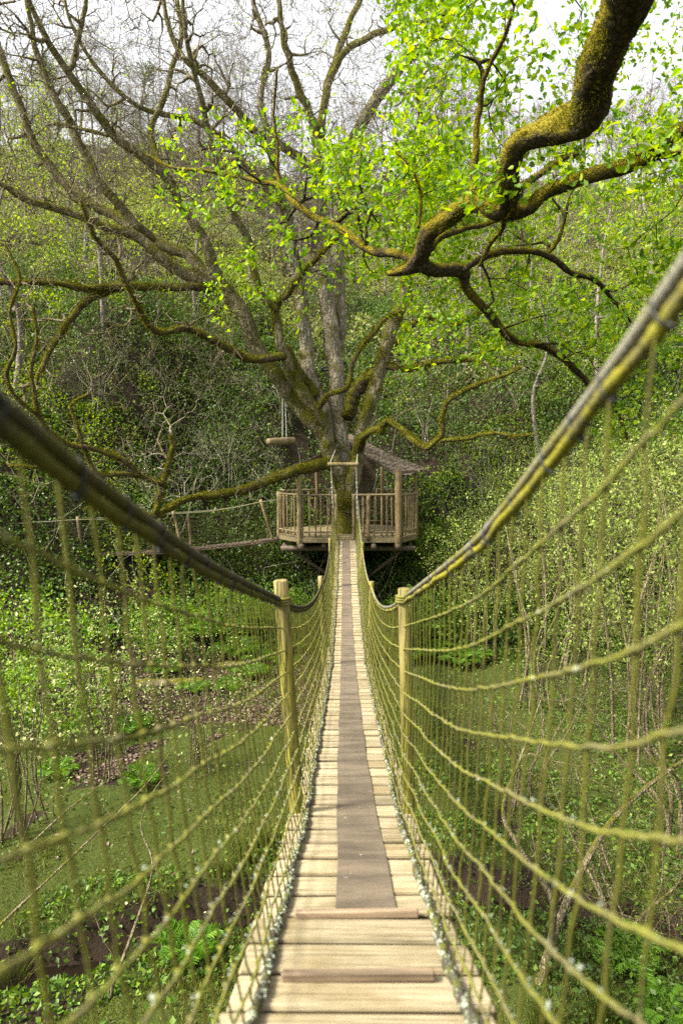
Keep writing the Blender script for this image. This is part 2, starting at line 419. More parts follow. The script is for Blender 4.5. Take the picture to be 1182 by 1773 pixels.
M['cableoldshaded'] = rope_mat('shaded_weathered_cable_rope', (.07, .06, .04), (.065, .06, .016), .5, .0)  # darker cable copy; shade of the left hand rope is in the colour
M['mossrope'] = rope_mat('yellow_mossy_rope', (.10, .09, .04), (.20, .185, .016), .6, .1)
M['mossropeshaded'] = rope_mat('shaded_olive_mossy_rope', (.05, .045, .022), (.085, .08, .013), .6, .0)  # darker copy of the mossy rope, shade put into its colour
M['tie'] = plain_mat('black_tie', (.012, .012, .012), .6)
M['lichen'] = plain_mat('lichen', (.21, .235, .175), .95, .25, 60)
M['whiterope'] = plain_mat('pale_rope', (.42, .41, .38), .8, .3, 60)
M['strap'] = plain_mat('dark_strap', (.02, .018, .025), .6)
M['oakbark'] = bark_mat('oak_bark', (.10, .085, .044), (.34, .295, .17), .66, lichen=.25, scale=.8)
M['mossbark'] = bark_mat('mossy_oak_bark', (.05, .037, .02), (.15, .11, .06), .74, (.16, .15, .012), (.05, .05, .008), lichen=.12, scale=.9)
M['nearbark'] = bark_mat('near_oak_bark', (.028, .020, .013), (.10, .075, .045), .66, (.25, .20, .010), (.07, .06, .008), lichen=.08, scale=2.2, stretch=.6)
M['stembark'] = bark_mat('pale_oak_stem_bark', (.13, .11, .072), (.38, .33, .235), .46, (.17, .155, .02), (.07, .066, .014), lichen=.45, scale=.9, stretch=.25)
M['twig'] = bark_mat('twig_bark', (.10, .08, .052), (.33, .27, .18), .38, lichen=.2, scale=1.5)
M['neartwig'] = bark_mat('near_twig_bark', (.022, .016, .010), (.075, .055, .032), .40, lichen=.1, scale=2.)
M['paletwig'] = bark_mat('pale_dead_twig', (.16, .14, .095), (.38, .345, .26), .12, lichen=.3, scale=2.)
M['greybark'] = bark_mat('grey_bark', (.12, .105, .085), (.29, .255, .215), .12, lichen=.25, scale=1.2)
M['willowstem'] = bark_mat('willow_stem', (.09, .075, .04), (.30, .25, .15), .30, lichen=.2, scale=2.)
M['oakleaf'] = leaf_mat('young_oak_leaf', [(.045, .11, .005), (.10, .20, .007), (.17, .27, .009), (.26, .33, .012)], .48)
M['oakleaffar'] = leaf_mat('young_oak_leaf_far', [(.10, .19, .008), (.19, .29, .011), (.28, .36, .015)], .5)
M['willowleaf'] = leaf_mat('willow_leaf', [(.08, .12, .02), (.15, .20, .035), (.20, .26, .045), (.27, .32, .085)], .38)
M['creamleaf'] = leaf_mat('pale_cream_leaf', [(.09, .14, .025), (.16, .21, .05), (.32, .35, .13), (.52, .50, .27)], .35)
M['greenleaf'] = leaf_mat('fresh_green_leaf', [(.05, .115, .010), (.10, .185, .014), (.18, .26, .02)], .4)
M['yellowleaf'] = leaf_mat('yellow_green_leaf', [(.09, .15, .012), (.16, .23, .016), (.25, .31, .025)], .45)
M['greybud'] = leaf_mat('bud_brown', [(.20, .17, .13), (.28, .24, .18), (.30, .30, .14)], .2)
M['pineleaf'] = leaf_mat('conifer_needles', [(.035, .06, .025), (.07, .10, .035), (.10, .13, .05)], .2)
M['ivy'] = leaf_mat('ivy_leaf', [(.010, .026, .005), (.034, .072, .009), (.085, .145, .016)], .22, rough=.42, spec=.28, big=(.5, (.09, .16, .02), .55))
M['bramble'] = leaf_mat('bramble_leaf', [(.026, .058, .007), (.065, .125, .012), (.13, .20, .02)], .3, big=(.35, (.03, .05, .012), .6))
M['scrub'] = leaf_mat('hillside_scrub_leaf', [(.09, .13, .022), (.17, .22, .035), (.23, .26, .06), (.22, .18, .11)], .3, big=(.16, (.22, .185, .135), .8))
M['fern'] = leaf_mat('fern_frond', [(.045, .115, .009), (.08, .175, .012), (.13, .23, .016)], .4)
M['grass'] = leaf_mat('grass_blade', [(.035, .055, .006), (.075, .10, .012), (.12, .145, .018), (.17, .15, .05)], .25)
M['deadleaf'] = leaf_mat('dead_leaf', [(.035, .02, .013), (.075, .045, .03), (.12, .08, .058), (.20, .15, .12)], .1, rough=.7)
def ground_mat():
    m, nt, N, L = new_mat('ground_soil_and_turf'); g = N.new('ShaderNodeNewGeometry'); at = N.new('ShaderNodeAttribute'); at.attribute_name = 'turf'
    n1 = noise(N, L, g.outputs['Position'], 1.1, 6, .6); n2 = noise(N, L, g.outputs['Position'], 14, 5, .65); n3 = noise(N, L, g.outputs['Position'], 60, 3)
    turf = mixc(N, L, n2.outputs['Fac'], (.018, .028, .006), (.065, .08, .014)); soil = mixc(N, L, n2.outputs['Fac'], (.010, .007, .005), (.036, .025, .016))
    k = math_(N, L, 'MULTIPLY', math_(N, L, 'ADD', math_(N, L, 'SUBTRACT', at.outputs['Fac'], .5), math_(N, L, 'MULTIPLY', math_(N, L, 'SUBTRACT', n1.outputs['Fac'], .5), 1.6)), 5., True)
    k = math_(N, L, 'ADD', k, .0, True)
    finish(N, L, mixc(N, L, k, soil, turf), .95, math_(N, L, 'ADD', n2.outputs['Fac'], n3.outputs['Fac']), .05, .8, .1)
    return m
M['ground'] = ground_mat()
def water_mat():
    m, nt, N, L = new_mat('dark_stream_water'); g = N.new('ShaderNodeNewGeometry'); n = noise(N, L, g.outputs['Position'], 5, 3)
    b = finish(N, L, (.007, .0045, .0025), .35, n.outputs['Fac'], .03, .3, .2); return m
M['water'] = water_mat()
def mat_runner():
    m, nt, N, L = new_mat('brown_grit_matting'); tc = N.new('ShaderNodeTexCoord')
    n1 = noise(N, L, tc.outputs['Object'], 220, 3, .7); n2 = noise(N, L, mapping(N, L, tc.outputs['Object'], (1.5, 5, 1)), 1.4, 5, .65); n3 = noise(N, L, tc.outputs['Object'], 26, 4)
    r2 = ramp(N, [(.38, (.054, .043, .026)), (.62, (.135, .108, .070))]); L.new(n2.outputs['Fac'], r2.inputs[0]); c = r2.outputs[0]; c = mixc(N, L, math_(N, L, 'MULTIPLY', n1.outputs['Fac'], .6), c, (.10, .08, .07))
    k = ramp(N, [(.70, (0, 0, 0)), (.73, (1, 1, 1))]); L.new(n3.outputs['Fac'], k.inputs[0]); c = mixc(N, L, math_(N, L, 'MULTIPLY', k.outputs[0], .6), c, (.3, .29, .26))
    finish(N, L, c, .95, n1.outputs['Fac'], .002, .6, .15); return m
M['runner'] = mat_runner()
M['mossfuzz'] = leaf_mat('golden_moss', [(.035, .04, .005), (.085, .088, .007), (.15, .14, .009), (.21, .185, .012)], .25, rough=.8, spec=.1)
# ------------------------------------------------------------------ camera, light, world
cd = bpy.data.cameras.new('camera'); cam = bpy.data.objects.new('camera', cd); COL.objects.link(cam); scene.camera = cam
cd.sensor_fit = 'VERTICAL'; cd.sensor_height = 36; cd.sensor_width = 24; cd.lens = 24; cd.clip_end = 1000; cd.clip_start = .05
cam.rotation_euler = (math.pi / 2 - PITCH, 0, 0)
cd.dof.use_dof = True; cd.dof.focus_distance = 9.; cd.dof.aperture_fstop = 2.4

SUN = norm(np.array([-.62, -.24, .75]))
w = bpy.data.worlds.new('World'); scene.world = w; w.use_nodes = True
N_, L_ = w.node_tree.nodes, w.node_tree.links; N_.clear()
sky = N_.new('ShaderNodeTexSky'); sky.sky_type = 'NISHITA'; sky.sun_disc = False
sky.sun_elevation = math.asin(SUN[2]); sky.sun_rotation = math.atan2(SUN[0], SUN[1])
sky.air_density = 1.; sky.dust_density = 4.; sky.ozone_density = 1.
hs = N_.new('ShaderNodeHueSaturation'); hs.inputs['Saturation'].default_value = .10
bg = N_.new('ShaderNodeBackground'); bg.inputs['Strength'].default_value = .13
wo = N_.new('ShaderNodeOutputWorld')
L_.new(sky.outputs[0], hs.inputs['Color']); L_.new(hs.outputs[0], bg.inputs['Color']); L_.new(bg.outputs[0], wo.inputs['Surface'])
ld = bpy.data.lights.new('sun', 'SUN'); ld.energy = 3.7; ld.angle = math.radians(12); ld.color = (1., .93, .76)
lo = bpy.data.objects.new('sun', ld); COL.objects.link(lo)
lo.rotation_euler = Vector(SUN).to_track_quat('Z', 'Y').to_euler(); lo.location = (-20, 5, 30)
vs = scene.view_settings; vs.view_transform = 'Standard'; vs.look = 'None'; vs.gamma = 1; vs.exposure = 1.98
cy = scene.cycles
cy.max_bounces = 6; cy.diffuse_bounces = 3; cy.glossy_bounces = 2; cy.transmission_bounces = 4; cy.transparent_max_bounces = 4
cy.use_denoising = False

# ------------------------------------------------------------------ terrain and stream
STREAM = catmull([(-16, 5.2), (-9, 6.6), (-5, 7.2), (-3, 7.55), (-1.2, 8.2), (.8, 8.9), (2.6, 8.5), (5, 7.4), (9, 6.4), (18, 5)], .3)
def stream_d(x, y):
    d = np.full(np.shape(x), 1e9)
    for p in STREAM[::2]: d = np.minimum(d, (x - p[0]) ** 2 + (y - p[1]) ** 2)
    return np.sqrt(d)
def bank_start(x):
    return 22.5 - 5.5 / (1 + np.exp(-(-x - 6.5) / 1.4)) - 1.5 / (1 + np.exp(-(x - 8) / 2.))
def terrain(x, y):
    x = np.asarray(x, float); y = np.asarray(y, float)
    z = -5.55 + .5 * (fbm(x * .15 + 3, y * .15) - .5) * 2 + .1 * (fbm(x * .9, y * .9) - .5)
    s = y - bank_start(x) - (x < -2) * 0 - 2.2 * (fbm(x * .13 + 9, y * .1 + 4) - .5)
    sp = np.logaddexp(0, s * 1.2) / 1.2
    z = z + np.where(sp < 11, 1.02 * sp, 11.2 + .60 * (sp - 11)) * (y < 66) + np.where(y >= 66, 11.2 + .6 * (66 - 22 - 11) + .06 * (y - 66), 0)
    sl = np.clip((17.5 - y) / -5.5, 0, 1) * np.clip((-x - 1.2) / 3., 0, 1)          # leaf-litter bank on the left
    z = z + .55 * sl
    z = z + (fbm(x * .35, y * .35 + 7) - .5) * np.clip(s * .3, 0, 2.2)
    z = z + 4.2 * np.clip((3 - y) / 8, 0, 1) ** 1.3 + .35 * np.clip(np.abs(x) - 14, 0, 40) * np.clip(1 - s / 6, 0, 1)
    d = stream_d(x, y)
    return z - .85 * np.exp(-(d / .42) ** 4)
def axis_(a, b, c, d, fine, coarse): return np.unique(np.concatenate([np.arange(a, b, coarse), np.arange(b, c, fine), np.arange(c, d + .1, coarse)]))
gx = axis_(-80, -16, 16, 80, .25, 2.); gy = axis_(-30, 4, 34, 130, .25, 1.5)
X, Y_ = np.meshgrid(gx, gy); Z = terrain(X.ravel(), Y_.ravel())
mb = MB(); nx, ny = len(gx), len(gy)
i = (np.arange(ny - 1)[:, None] * nx + np.arange(nx - 1)[None, :]).ravel()
mb.add(np.column_stack([X.ravel(), Y_.ravel(), Z]), np.stack([i, i + 1, i + nx + 1, i + nx], -1))
ground = tag(build('ground', mb, M['ground']), kind='structure')
def turf_at(x, y):
    t = np.where(x < 0, 1 / (1 + np.exp((y - 14.3 + .5 * (x + 3)) / .55)), 1 / (1 + np.exp((y - 20.5) / 1.)))
    t = t * np.clip((stream_d(x, y) - .42) / .25, 0, 1)
    return t * (fbm(x * .6 + 2, y * .6) > .22)
at = ground.data.attributes.new('turf', 'FLOAT', 'POINT')
at.data.foreach_set('value', turf_at(X.ravel(), Y_.ravel()).astype(np.float32))
mb = MB(); n = len(STREAM); T = norm(np.gradient(STREAM, axis=0)); S = np.column_stack([-T[:, 1], T[:, 0]])
zz = np.full(n, -6.06)
V = np.concatenate([np.column_stack([STREAM + S * .42, zz]), np.column_stack([STREAM - S * .42, zz])]); j = np.arange(n - 1)
mb.add(V, np.stack([j + n, j + n + 1, j + 1, j], -1))
tag(build('stream', mb, M['water']), kind='structure')

# ------------------------------------------------------------------ suspension bridge
dY = np.array([1.5, 1.76, 2.36, 3.3, 4.8, 9.2, 14.8, 21.0]); dpy = np.array([1770, 1688, 1546, 1434, 1299, 1161, 1037, 936.])
dZ = np.array([P(600, b, a)[2] for a, b in zip(dY, dpy)])
_c = np.polyfit(dY, dZ, 5, w=np.array([8, 6, 6, 5, 2, 1, 1, 2.]))
def deckz(y): return np.polyval(_c, y)
def deckx(y): return .034 + .0068 * np.asarray(y, float)
POSTY = [3.45, 9.6, 15.7]
ENDY = 21.15
bridge = thing('suspension_bridge', 'long plank suspension bridge with mossy rope net sides leading to the tree platform', 'bridge', (0, 0, float(deckz(1.))))
y = .62; pitch = .208
k = 0
while y < ENDY - .1:
    m = MB(); wdt = .66 + R.uniform(-.012, .012); sl = (deckz(y + .1) - deckz(y - .1)) / .2
    box(m, (0, 0, 0), (wdt, pitch - .020 - R.uniform(0, .008), .045), .0075)
    V = m.V[0]; V[:, 2] += V[:, 1] * sl + V[:, 0] * R.normal() * .008; V[:, 1] += V[:, 0] * R.normal() * .006
    m.V[0] = V + np.array([float(deckx(y)) + R.normal() * .006, y, deckz(y) - .0225 + R.normal() * .0015])
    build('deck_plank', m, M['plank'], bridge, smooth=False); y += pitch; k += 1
for (a, b, py) in ((506, 730, 1590), (482, 760, 1700)):
    yy = float(np.interp(py, dpy[::-1], dY[::-1])); m = MB()
    xa, xb = (a - 591) / F * yy, (b - 591) / F * yy; sl = (deckz(yy + .1) - deckz(yy - .1)) / .2
    box(m, (0, 0, 0), (xb - xa, .036, .026), .004); V = m.V[0]; V[:, 2] += V[:, 1] * sl + V[:, 0] * .01
    m.V[0] = V + np.array([(xa + xb) / 2, yy, deckz(yy) + .0135]); build('cleat', m, M['cleat'], bridge, smooth=False)

# rope lines: B = foot rope, T = hand rope
ys = np.concatenate([np.arange(.30, 3.45, .03), np.arange(3.45, ENDY + .01, .05)])
LEFT = [(-.345, -20, 690, .66), (0, 0, 718, 0)]
def hand_pts(side):
    if side < 0: near = [(0, 718, .68), (160, 846, .92), (320, 958, 1.44), (400, 1004, 1.95), (480, 1040, 3.40)]
    else: near = [(1182, 485, .76), (1100, 600, .86), (1010, 718, 1.03), (940, 805, 1.22), (860, 905, 1.54), (800, 965, 1.92), (703, 1036, 3.40)]
    near = [P(*q) for q in near]
    d = norm(near[0] - near[1]); pre = [near[0] + d * .45]
    pts = pre + near
    tops = [(9.6, (556, 1013), (643, 1017)), (15.7, (571.5, 946), (627, 950)), (ENDY, (575, 868), (620, 866))]
    prev = near[-1]
    for yy, l, r in tops:
        q = P(*(l if side < 0 else r), yy)
        for t in (.2, .4, .6, .8):
            c = prev + (q - prev) * t; c[2] -= .62 * t * (1 - t); pts.append(c)
        pts.append(q); prev = q
    return catmull(np.array(pts), .03)
HAND = {s: hand_pts(s) for s in (-1, 1)}
def hand(side, y):
    h = HAND[side]; return np.column_stack([np.interp(y, h[:, 1], h[:, 0]), y, np.interp(y, h[:, 1], h[:, 2])])
def foot(side, y):
    y = np.asarray(y, float); pin = sum(np.exp(-((y - p) / .5) ** 2) for p in POSTY) * .015
    return np.column_stack([deckx(y) + side * (.25 - pin) + .004 * np.sin(y * 9 + side), y, deckz(y) + .016])

SIDE = {-1: ('cableoldshaded', 'mossropeshaded'), 1: ('cable', 'mossrope')}  # left ropes take the darker copies, their shaded inner side done by colour
for s in (-1, 1):
    h = HAND[s]; T = norm(np.gradient(h, axis=0)); up = np.array([0, 0, 1.]) - T * T[:, 2:3]; up = norm(up); out = np.cross(T, up)
    sarc = np.concatenate([[0], np.cumsum(np.linalg.norm(np.diff(h, axis=0), axis=1))])
    fine = lambda p, st: np.column_stack([np.interp(np.arange(0, sarc[-1], st), sarc, p[:, i]) for i in range(3)])
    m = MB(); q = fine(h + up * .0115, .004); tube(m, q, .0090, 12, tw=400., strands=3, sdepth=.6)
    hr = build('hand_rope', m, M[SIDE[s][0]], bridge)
    m = MB(); sa = np.arange(0, sarc[-1], .004); q = fine(h, .004)
    upf = fine(up, .004); of = fine(out, .004)
    q = q + upf * (-.0125 + .0018 * np.sin(sa * 21))[:, None] + of * (.003 * np.cos(sa * 13))[:, None]
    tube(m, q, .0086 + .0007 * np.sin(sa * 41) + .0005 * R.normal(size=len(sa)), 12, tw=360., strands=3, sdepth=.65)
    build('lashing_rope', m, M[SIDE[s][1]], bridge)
    m = MB()
    t = .12
    while t < sarc[-1] - .05:
        c = np.array([np.interp(t, sarc, h[:, i]) for i in range(3)]); tt = np.array([np.interp(t, sarc, T[:, i]) for i in range(3)])
        a = np.linspace(0, 2 * np.pi, 13); uu = norm(np.cross(np.cross(tt, [0, 0, 1.]), tt)); oo = np.cross(tt, uu)
        ring = c + np.cos(a)[:, None] * uu * .0238 + np.sin(a)[:, None] * oo * .0115 + tt * (a[:, None] - 3) * .0025
        m = MB(); tube(m, ring, .0026, 5); tube(m, np.array([c - uu * .0215, c - uu * .030 + oo * .006]), .0042, 5)
        if c[1] < 8: build('tie', m, M['tie'], hr)
        t += R.uniform(.12, .24)
    # foot rope with lichen
    yf = np.arange(.62, ENDY, .02); f = foot(s, yf); f[:, 0] += .003 * np.sin(yf * 31); m = MB()
    tube(m, f, .0135 + .002 * R.normal(size=len(yf)) * .6, 8, tw=300., strands=3, sdepth=.25)
    fr = build('foot_rope', m, M['footrope'], bridge)
    m = MB(); nl = 2000; yl = .62 + (ENDY - 7) * R.uniform(0, 1, nl) ** 2.2; f = foot(s, yl)
    off = R.normal(size=(nl, 3)); off[:, 2] = np.abs(off[:, 2]); off = norm(off)
    for q, o_ in zip(f, off):
        c = q + o_ * np.array([.014, .01, .013]); r = R.uniform(.0016, .0055)
        ph = R.normal(size=(6, 3)) * .35
        base = np.array([[1, 0, 0], [-1, 0, 0], [0, 1, 0], [0, -1, 0], [0, 0, .7], [0, 0, -.7]])
        m.add(c + r * (base + ph), np.array([[0, 2, 4], [2, 1, 4], [1, 3, 4], [3, 0, 4], [2, 0, 5], [1, 2, 5], [3, 1, 5], [0, 3, 5]]))
    tag(build('lichen', m, M['lichen'], fr, smooth=False), kind='stuff')
    # net
    m = MB(); yv = np.arange(.42, ENDY - .05, .1); yv = yv + R.normal(size=len(yv)) * .006
    top = hand(s, yv) - np.array([0, 0, .02]); bot = foot(s, np.clip(yv, .62, ENDY)); bot[:, 1] = yv
    bot[:, 2] = deckz(yv) + .016
    nseg = 23; v = np.linspace(0, 1, nseg); v = (v + .058 * np.sin(np.pi * v))[None, :, None]
    G = top[:, None] * (1 - v) + bot[:, None] * v
    bulge = (np.sin(np.pi * v[..., 0]) * .012 * s)
    G[..., 0] += bulge + .0018 * R.normal(size=G.shape[:2]); G[..., 1] += .003 * R.normal(size=G.shape[:2]) + .012 * np.sin(np.pi * v[..., 0]) * np.sin(yv * 5)[:, None]
    near = yv < 6
    rr = .0027 + .0005 * R.normal(size=G.shape[:2])
    mv = MB(); tubes_batch(mv, G[near], np.abs(rr[near]), 6); tubes_batch(mv, G[~near], np.abs(rr[~near]) * .9, 4)
    for lv in range(2, nseg - 1, 2):
        line = G[:, lv].copy(); sub = 5
        tt = np.arange(0, len(line) - 1 + 1e-6, 1 / sub)
        q = np.column_stack([np.interp(tt, np.arange(len(line)), line[:, i]) for i in range(3)])
        fr_ = tt % 1.
        q[:, 2] -= .0025 * np.sin(np.pi * fr_) + .0012 * R.normal(size=len(tt)); q[:, 0] += s * -.005
        qr = .0034 + .0006 * R.normal(size=len(tt)); low = lv / nseg
        qr = np.abs(qr) * (1 + .25 * low * R.uniform(0, 1, len(tt)))
        cut = int(60 * sub)
        tube(m, q[:cut + 1], qr[:cut + 1], 6); tube(m, q[cut:], qr[cut:] * .92, 4)
        # knots
        for p in line[near]:
            ph = R.normal(size=(6, 3)) * .12
            base = np.array([[.9, 0, 0], [-.9, 0, 0], [0, 1, 0], [0, -1, 0], [0, 0, 1.15], [0, 0, -1.15]])
            a = (base + ph) * .0066; mid = []; 
            m.add(p + a, np.array([[0, 2, 4], [2, 1, 4], [1, 3, 4], [3, 0, 4], [2, 0, 5], [1, 2, 5], [3, 1, 5], [0, 3, 5]]))
    nt_ = build('side_net', m, M['net'], bridge); build('upright_cords', mv, M['cord'], nt_)
    # lichen flakes on the lower cords
    m = MB()
    for _ in range(700):
        ii = int(R.integers(4, 40)); lv = int(R.choice([10, 12, 14, 16, 18, 20], p=[.06, .1, .16, .2, .24, .24])); t = R.uniform(0, 1)
        c = G[ii, lv] * (1 - t) + G[ii + 1, lv] * t + R.normal(size=3) * .0035; r = R.uniform(.001, .0036)
        base = np.array([[1, 0, 0], [-1, 0, 0], [0, 1, 0], [0, -1, 0], [0, 0, 1], [0, 0, -1]])
        m.add(c + r * (base + R.normal(size=(6, 3)) * .35), np.array([[0, 2, 4], [2, 1, 4], [1, 3, 4], [3, 0, 4], [2, 0, 5], [1, 2, 5], [3, 1, 5], [0, 3, 5]]))
    tag(build('lichen', m, M['lichen'], nt_, smooth=False), kind='stuff')
# posts
def post(top, bot, r, mat, parent, name='post', k=16):
    m = MB(); t = np.linspace(0, 1, 14)[:, None]; q = np.array(bot) * (1 - t) + np.array(top) * t
    d = norm(np.array(top) - np.array(bot)); q = np.vstack([q, np.array(top) + d * r * .12]); rr = np.concatenate([np.full(14, r) * (1 + .02 * R.normal(size=14)), [r * .86]])
    tube(m, q, rr, k, lump=.015); return build(name, m, mat, parent)
post(P(486, 1006, 3.5), P(517, 1424, 3.5) - np.array([0, 0, .12]), .038, M['post'], bridge)
post(P(700, 1020, 3.5), P(709, 1424, 3.5) - np.array([0, 0, .12]), .034, M['post'], bridge)
post(P(554.5, 998, 9.62), P(562, 1160, 9.62), .036, M['post'], bridge); post(P(644, 1007, 9.62), P(640, 1160, 9.62), .036, M['post'], bridge)
post(P(571, 932, 15.7), P(575, 1025, 15.7), .038, M['post'], bridge); post(P(627.5, 939, 15.7), P(624, 1028, 15.7), .038, M['post'], bridge)
# lashings of the hand rope round the near posts
for s, (px, py) in ((-1, (488, 1041)), (1, (701, 1037))):
    m = MB(); c = P(px, py, 3.5); a = np.linspace(0, 6 * np.pi, 60)
    tube(m, c + np.column_stack([np.cos(a) * .046, np.sin(a) * .046, (a - 9) * .0022]), .007, 6); build('post_lashing', m, M['cable' if s < 0 else 'mossrope'], bridge)
# under-deck bearer cables
for s in (-.2, .2):
    m = MB(); yy = np.arange(.5, ENDY, .3); tube(m, np.column_stack([deckx(yy) + s, yy, deckz(yy) - .045]), .011, 6); build('bearer_cable', m, M['cableoldshaded'], bridge)
# upright cables at the far end, up to the crossbar
BARY = 20.6
for px0, px1 in ((573, 577), (616.5, 619)):
    m = MB(); a = P(px0, 806, BARY); b = P(px1, 905, ENDY - .15); t = np.linspace(0, 1, 60)[:, None]; q = a * (1 - t) + b * t
    tube(m, q, .012 + .010 * (np.sin(t[:, 0] * 70) > .2) * (t[:, 0] > .25), 5); build('suspension_cable', m, M['whiterope'], bridge)

# runner mat on the planks
m = MB(); yy = np.arange(2.215, ENDY - .05, .05); xl = np.interp(yy, [2.2, 4.6, 9.2, 20.5], [(582 - 591) / F * 2.2, (584 - 591) / F * 4.6, (589.5 - 591) / F * 9.2, (592.5 - 591) / F * 20.5])
xr = xl + .207; lift = .006 + .0035 * np.abs(np.sin((yy - 2.2) * np.pi / .208)) + .004 * np.exp(-(yy - 2.2) / .08)
cols = 5; xs = np.linspace(0, 1, cols)
Vt = np.stack([np.column_stack([xl + (xr - xl) * t + .003 * np.sin(yy * 5), yy, deckz(yy) + lift + .0015 * np.sin(yy * 7 + t * 3)]) for t in xs], 1)
Vb = Vt - np.array([0, 0, .005]); ny_ = len(yy); Vv = np.concatenate([Vt.reshape(-1, 3), Vb.reshape(-1, 3)]); o = ny_ * cols
ii = (np.arange(ny_ - 1)[:, None] * cols + np.arange(cols - 1)[None]).ravel()
fs = [np.stack([ii, ii + 1, ii + cols + 1, ii + cols], -1), np.stack([ii + o + cols, ii + o + cols + 1, ii + o + 1, ii + o], -1)]
e = np.arange(cols - 1); fs.append(np.stack([e + 1, e, e + o, e + 1 + o], -1))
r_ = np.arange(ny_ - 1) * cols; fs.append(np.stack([r_, r_ + cols, r_ + cols + o, r_ + o], -1)); r_ = r_ + cols - 1; fs.append(np.stack([r_ + cols, r_, r_ + o, r_ + cols + o], -1))
m.add(Vv, np.vstack(fs))
tag(build('runner_mat', m, M['runner'], smooth=False), 'grey brown non-slip strip laid along the middle of the bridge planks', 'mat')
# ------------------------------------------------------------------ tree platform with half-open hut
FZ = P(600, 929, 21.2)[2]; RZ = P(600, 857, 21.2)[2]
house = thing('tree_platform', 'wooden treehouse deck with stick railings and shingled roof built round the oak', 'treehouse', (.3, 23.2, FZ))
OCT = np.array([(-1.29, 21.2), (1.88, 21.2), (2.47, 22.3), (2.47, 24.3), (1.5, 25.3), (-.9, 25.3), (-2.05, 24.3), (-2.05, 22.3)])
m = MB()                                        # floor boards, one sheet of planks clipped to the octagon
def clip_x(yv):
    xs = []
    for a, b in zip(OCT, np.roll(OCT, -1, 0)):
        if (a[1] - yv) * (b[1] - yv) < 0: xs.append(a[0] + (b[0] - a[0]) * (yv - a[1]) / (b[1] - a[1]))
    return min(xs), max(xs)
for yv in np.arange(21.28, 25.28, .135):
    a, b = clip_x(yv)
    box(m, ((a + b) / 2, yv, FZ - .02), (b - a + .06, .128, .04), .004)
build('floor', m, M['railx'], house, smooth=False)
C8 = OCT.mean(0)
for a, b in zip(OCT, np.roll(OCT, -1, 0)):      # fascia under each side
    m = MB(); A = np.array([*a, FZ - .12]); B = np.array([*b, FZ - .12]); beam(m, A, B, .05, .15, .008); build('fascia', m, M['railx'], house, smooth=False)
for xx in (-1.25, -.55, 1.0, 1.75):
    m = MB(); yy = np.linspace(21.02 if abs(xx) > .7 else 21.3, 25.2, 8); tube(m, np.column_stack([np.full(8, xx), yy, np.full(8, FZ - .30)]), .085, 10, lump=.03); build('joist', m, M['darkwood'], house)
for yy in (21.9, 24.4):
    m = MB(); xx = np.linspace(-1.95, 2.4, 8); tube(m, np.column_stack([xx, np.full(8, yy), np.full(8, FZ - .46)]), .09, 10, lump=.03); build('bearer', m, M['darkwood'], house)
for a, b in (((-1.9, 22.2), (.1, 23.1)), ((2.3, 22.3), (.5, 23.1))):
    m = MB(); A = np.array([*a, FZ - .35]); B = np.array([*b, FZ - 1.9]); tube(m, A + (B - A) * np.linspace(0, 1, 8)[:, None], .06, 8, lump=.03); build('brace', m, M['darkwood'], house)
def pole(name, a, b, r, mat, k=8, par=house):
    m = MB(); t = np.linspace(0, 1, 9)[:, None]; a = np.array(a, float); b = np.array(b, float)
    q = a * (1 - t) + b * t + R.normal(size=(9, 3)) * r * .10; tube(m, q, r * (1 + .05 * R.normal(size=9)), k, lump=.03); return build(name, m, M[mat], par)
GATE = (float((581 - 591) / F * 21.2), float((612 - 591) / F * 21.2))
def side(a, b, n, top=True):
    a = np.array(a, float); b = np.array(b, float); d = norm(b - a)
    pole('handrail', [*(a - d * .06), RZ], [*(b + d * .06), RZ + R.normal() * .01], .034, 'railx'); pole('low_rail', [*a, FZ + .14], [*b, FZ + .14], .026, 'railx')
    for t in (np.arange(n) + .5) / n:
        p = a + (b - a) * (t + R.normal() * .06 / n); o = R.normal(size=2) * .012
        pole('baluster', [*(p + o), FZ + .02], [*(p + R.normal(size=2) * .018), RZ - .01], R.uniform(.019, .032), 'rail', 7)
side(OCT[7], OCT[0], 6); side(OCT[0], (GATE[0], 21.2), 6); side((GATE[1], 21.2), OCT[1], 8); side(OCT[1], OCT[2], 6)
side(OCT[2], OCT[3], 6); side(OCT[3], OCT[4], 6); side(OCT[4], OCT[5], 8); side(OCT[5], OCT[6], 6); side(OCT[6], OCT[7], 6)
for x_, y_ in ((OCT[7][0], OCT[7][1]), (OCT[3][0], OCT[3][1]), (OCT[6][0], OCT[6][1])): pole('post', [x_, y_, FZ - .2], [x_, y_, RZ + .06], .062, 'rail', 10)
pole('gate_post', [GATE[0], 21.2, FZ - .25], [GATE[0], 21.2, RZ + .02], .05, 'rail', 10); pole('gate_post', [GATE[1], 21.2, FZ - .25], [GATE[1], 21.2, RZ + .02], .05, 'rail', 10)
pole('post', [.83, 21.17, FZ - .1], [.83, 21.17, RZ - .02], .065, 'brownpost', 10)
pole('tall_post', P(519, 930, 21.2) - np.array([0, 0, .35]), P(517, 822, 21.2), .075, 'rail', 12)
pole('tall_post', P(689.5, 930, 21.15) - np.array([0, 0, .35]), P(689, 814, 21.15), .115, 'brownpost', 14)
pole('tall_post', [2.47, 22.3, FZ - .2], P(719, 815, 22.3), .055, 'brownpost', 10)
pole('tall_post', [1.5, 25.2, FZ - .2], [1.5, 25.2, FZ + 2.4], .07, 'brownpost', 10); pole('tall_post', [-.9, 25.2, FZ - .2], [-.9, 25.2, FZ + 2.4], .07, 'brownpost', 10)
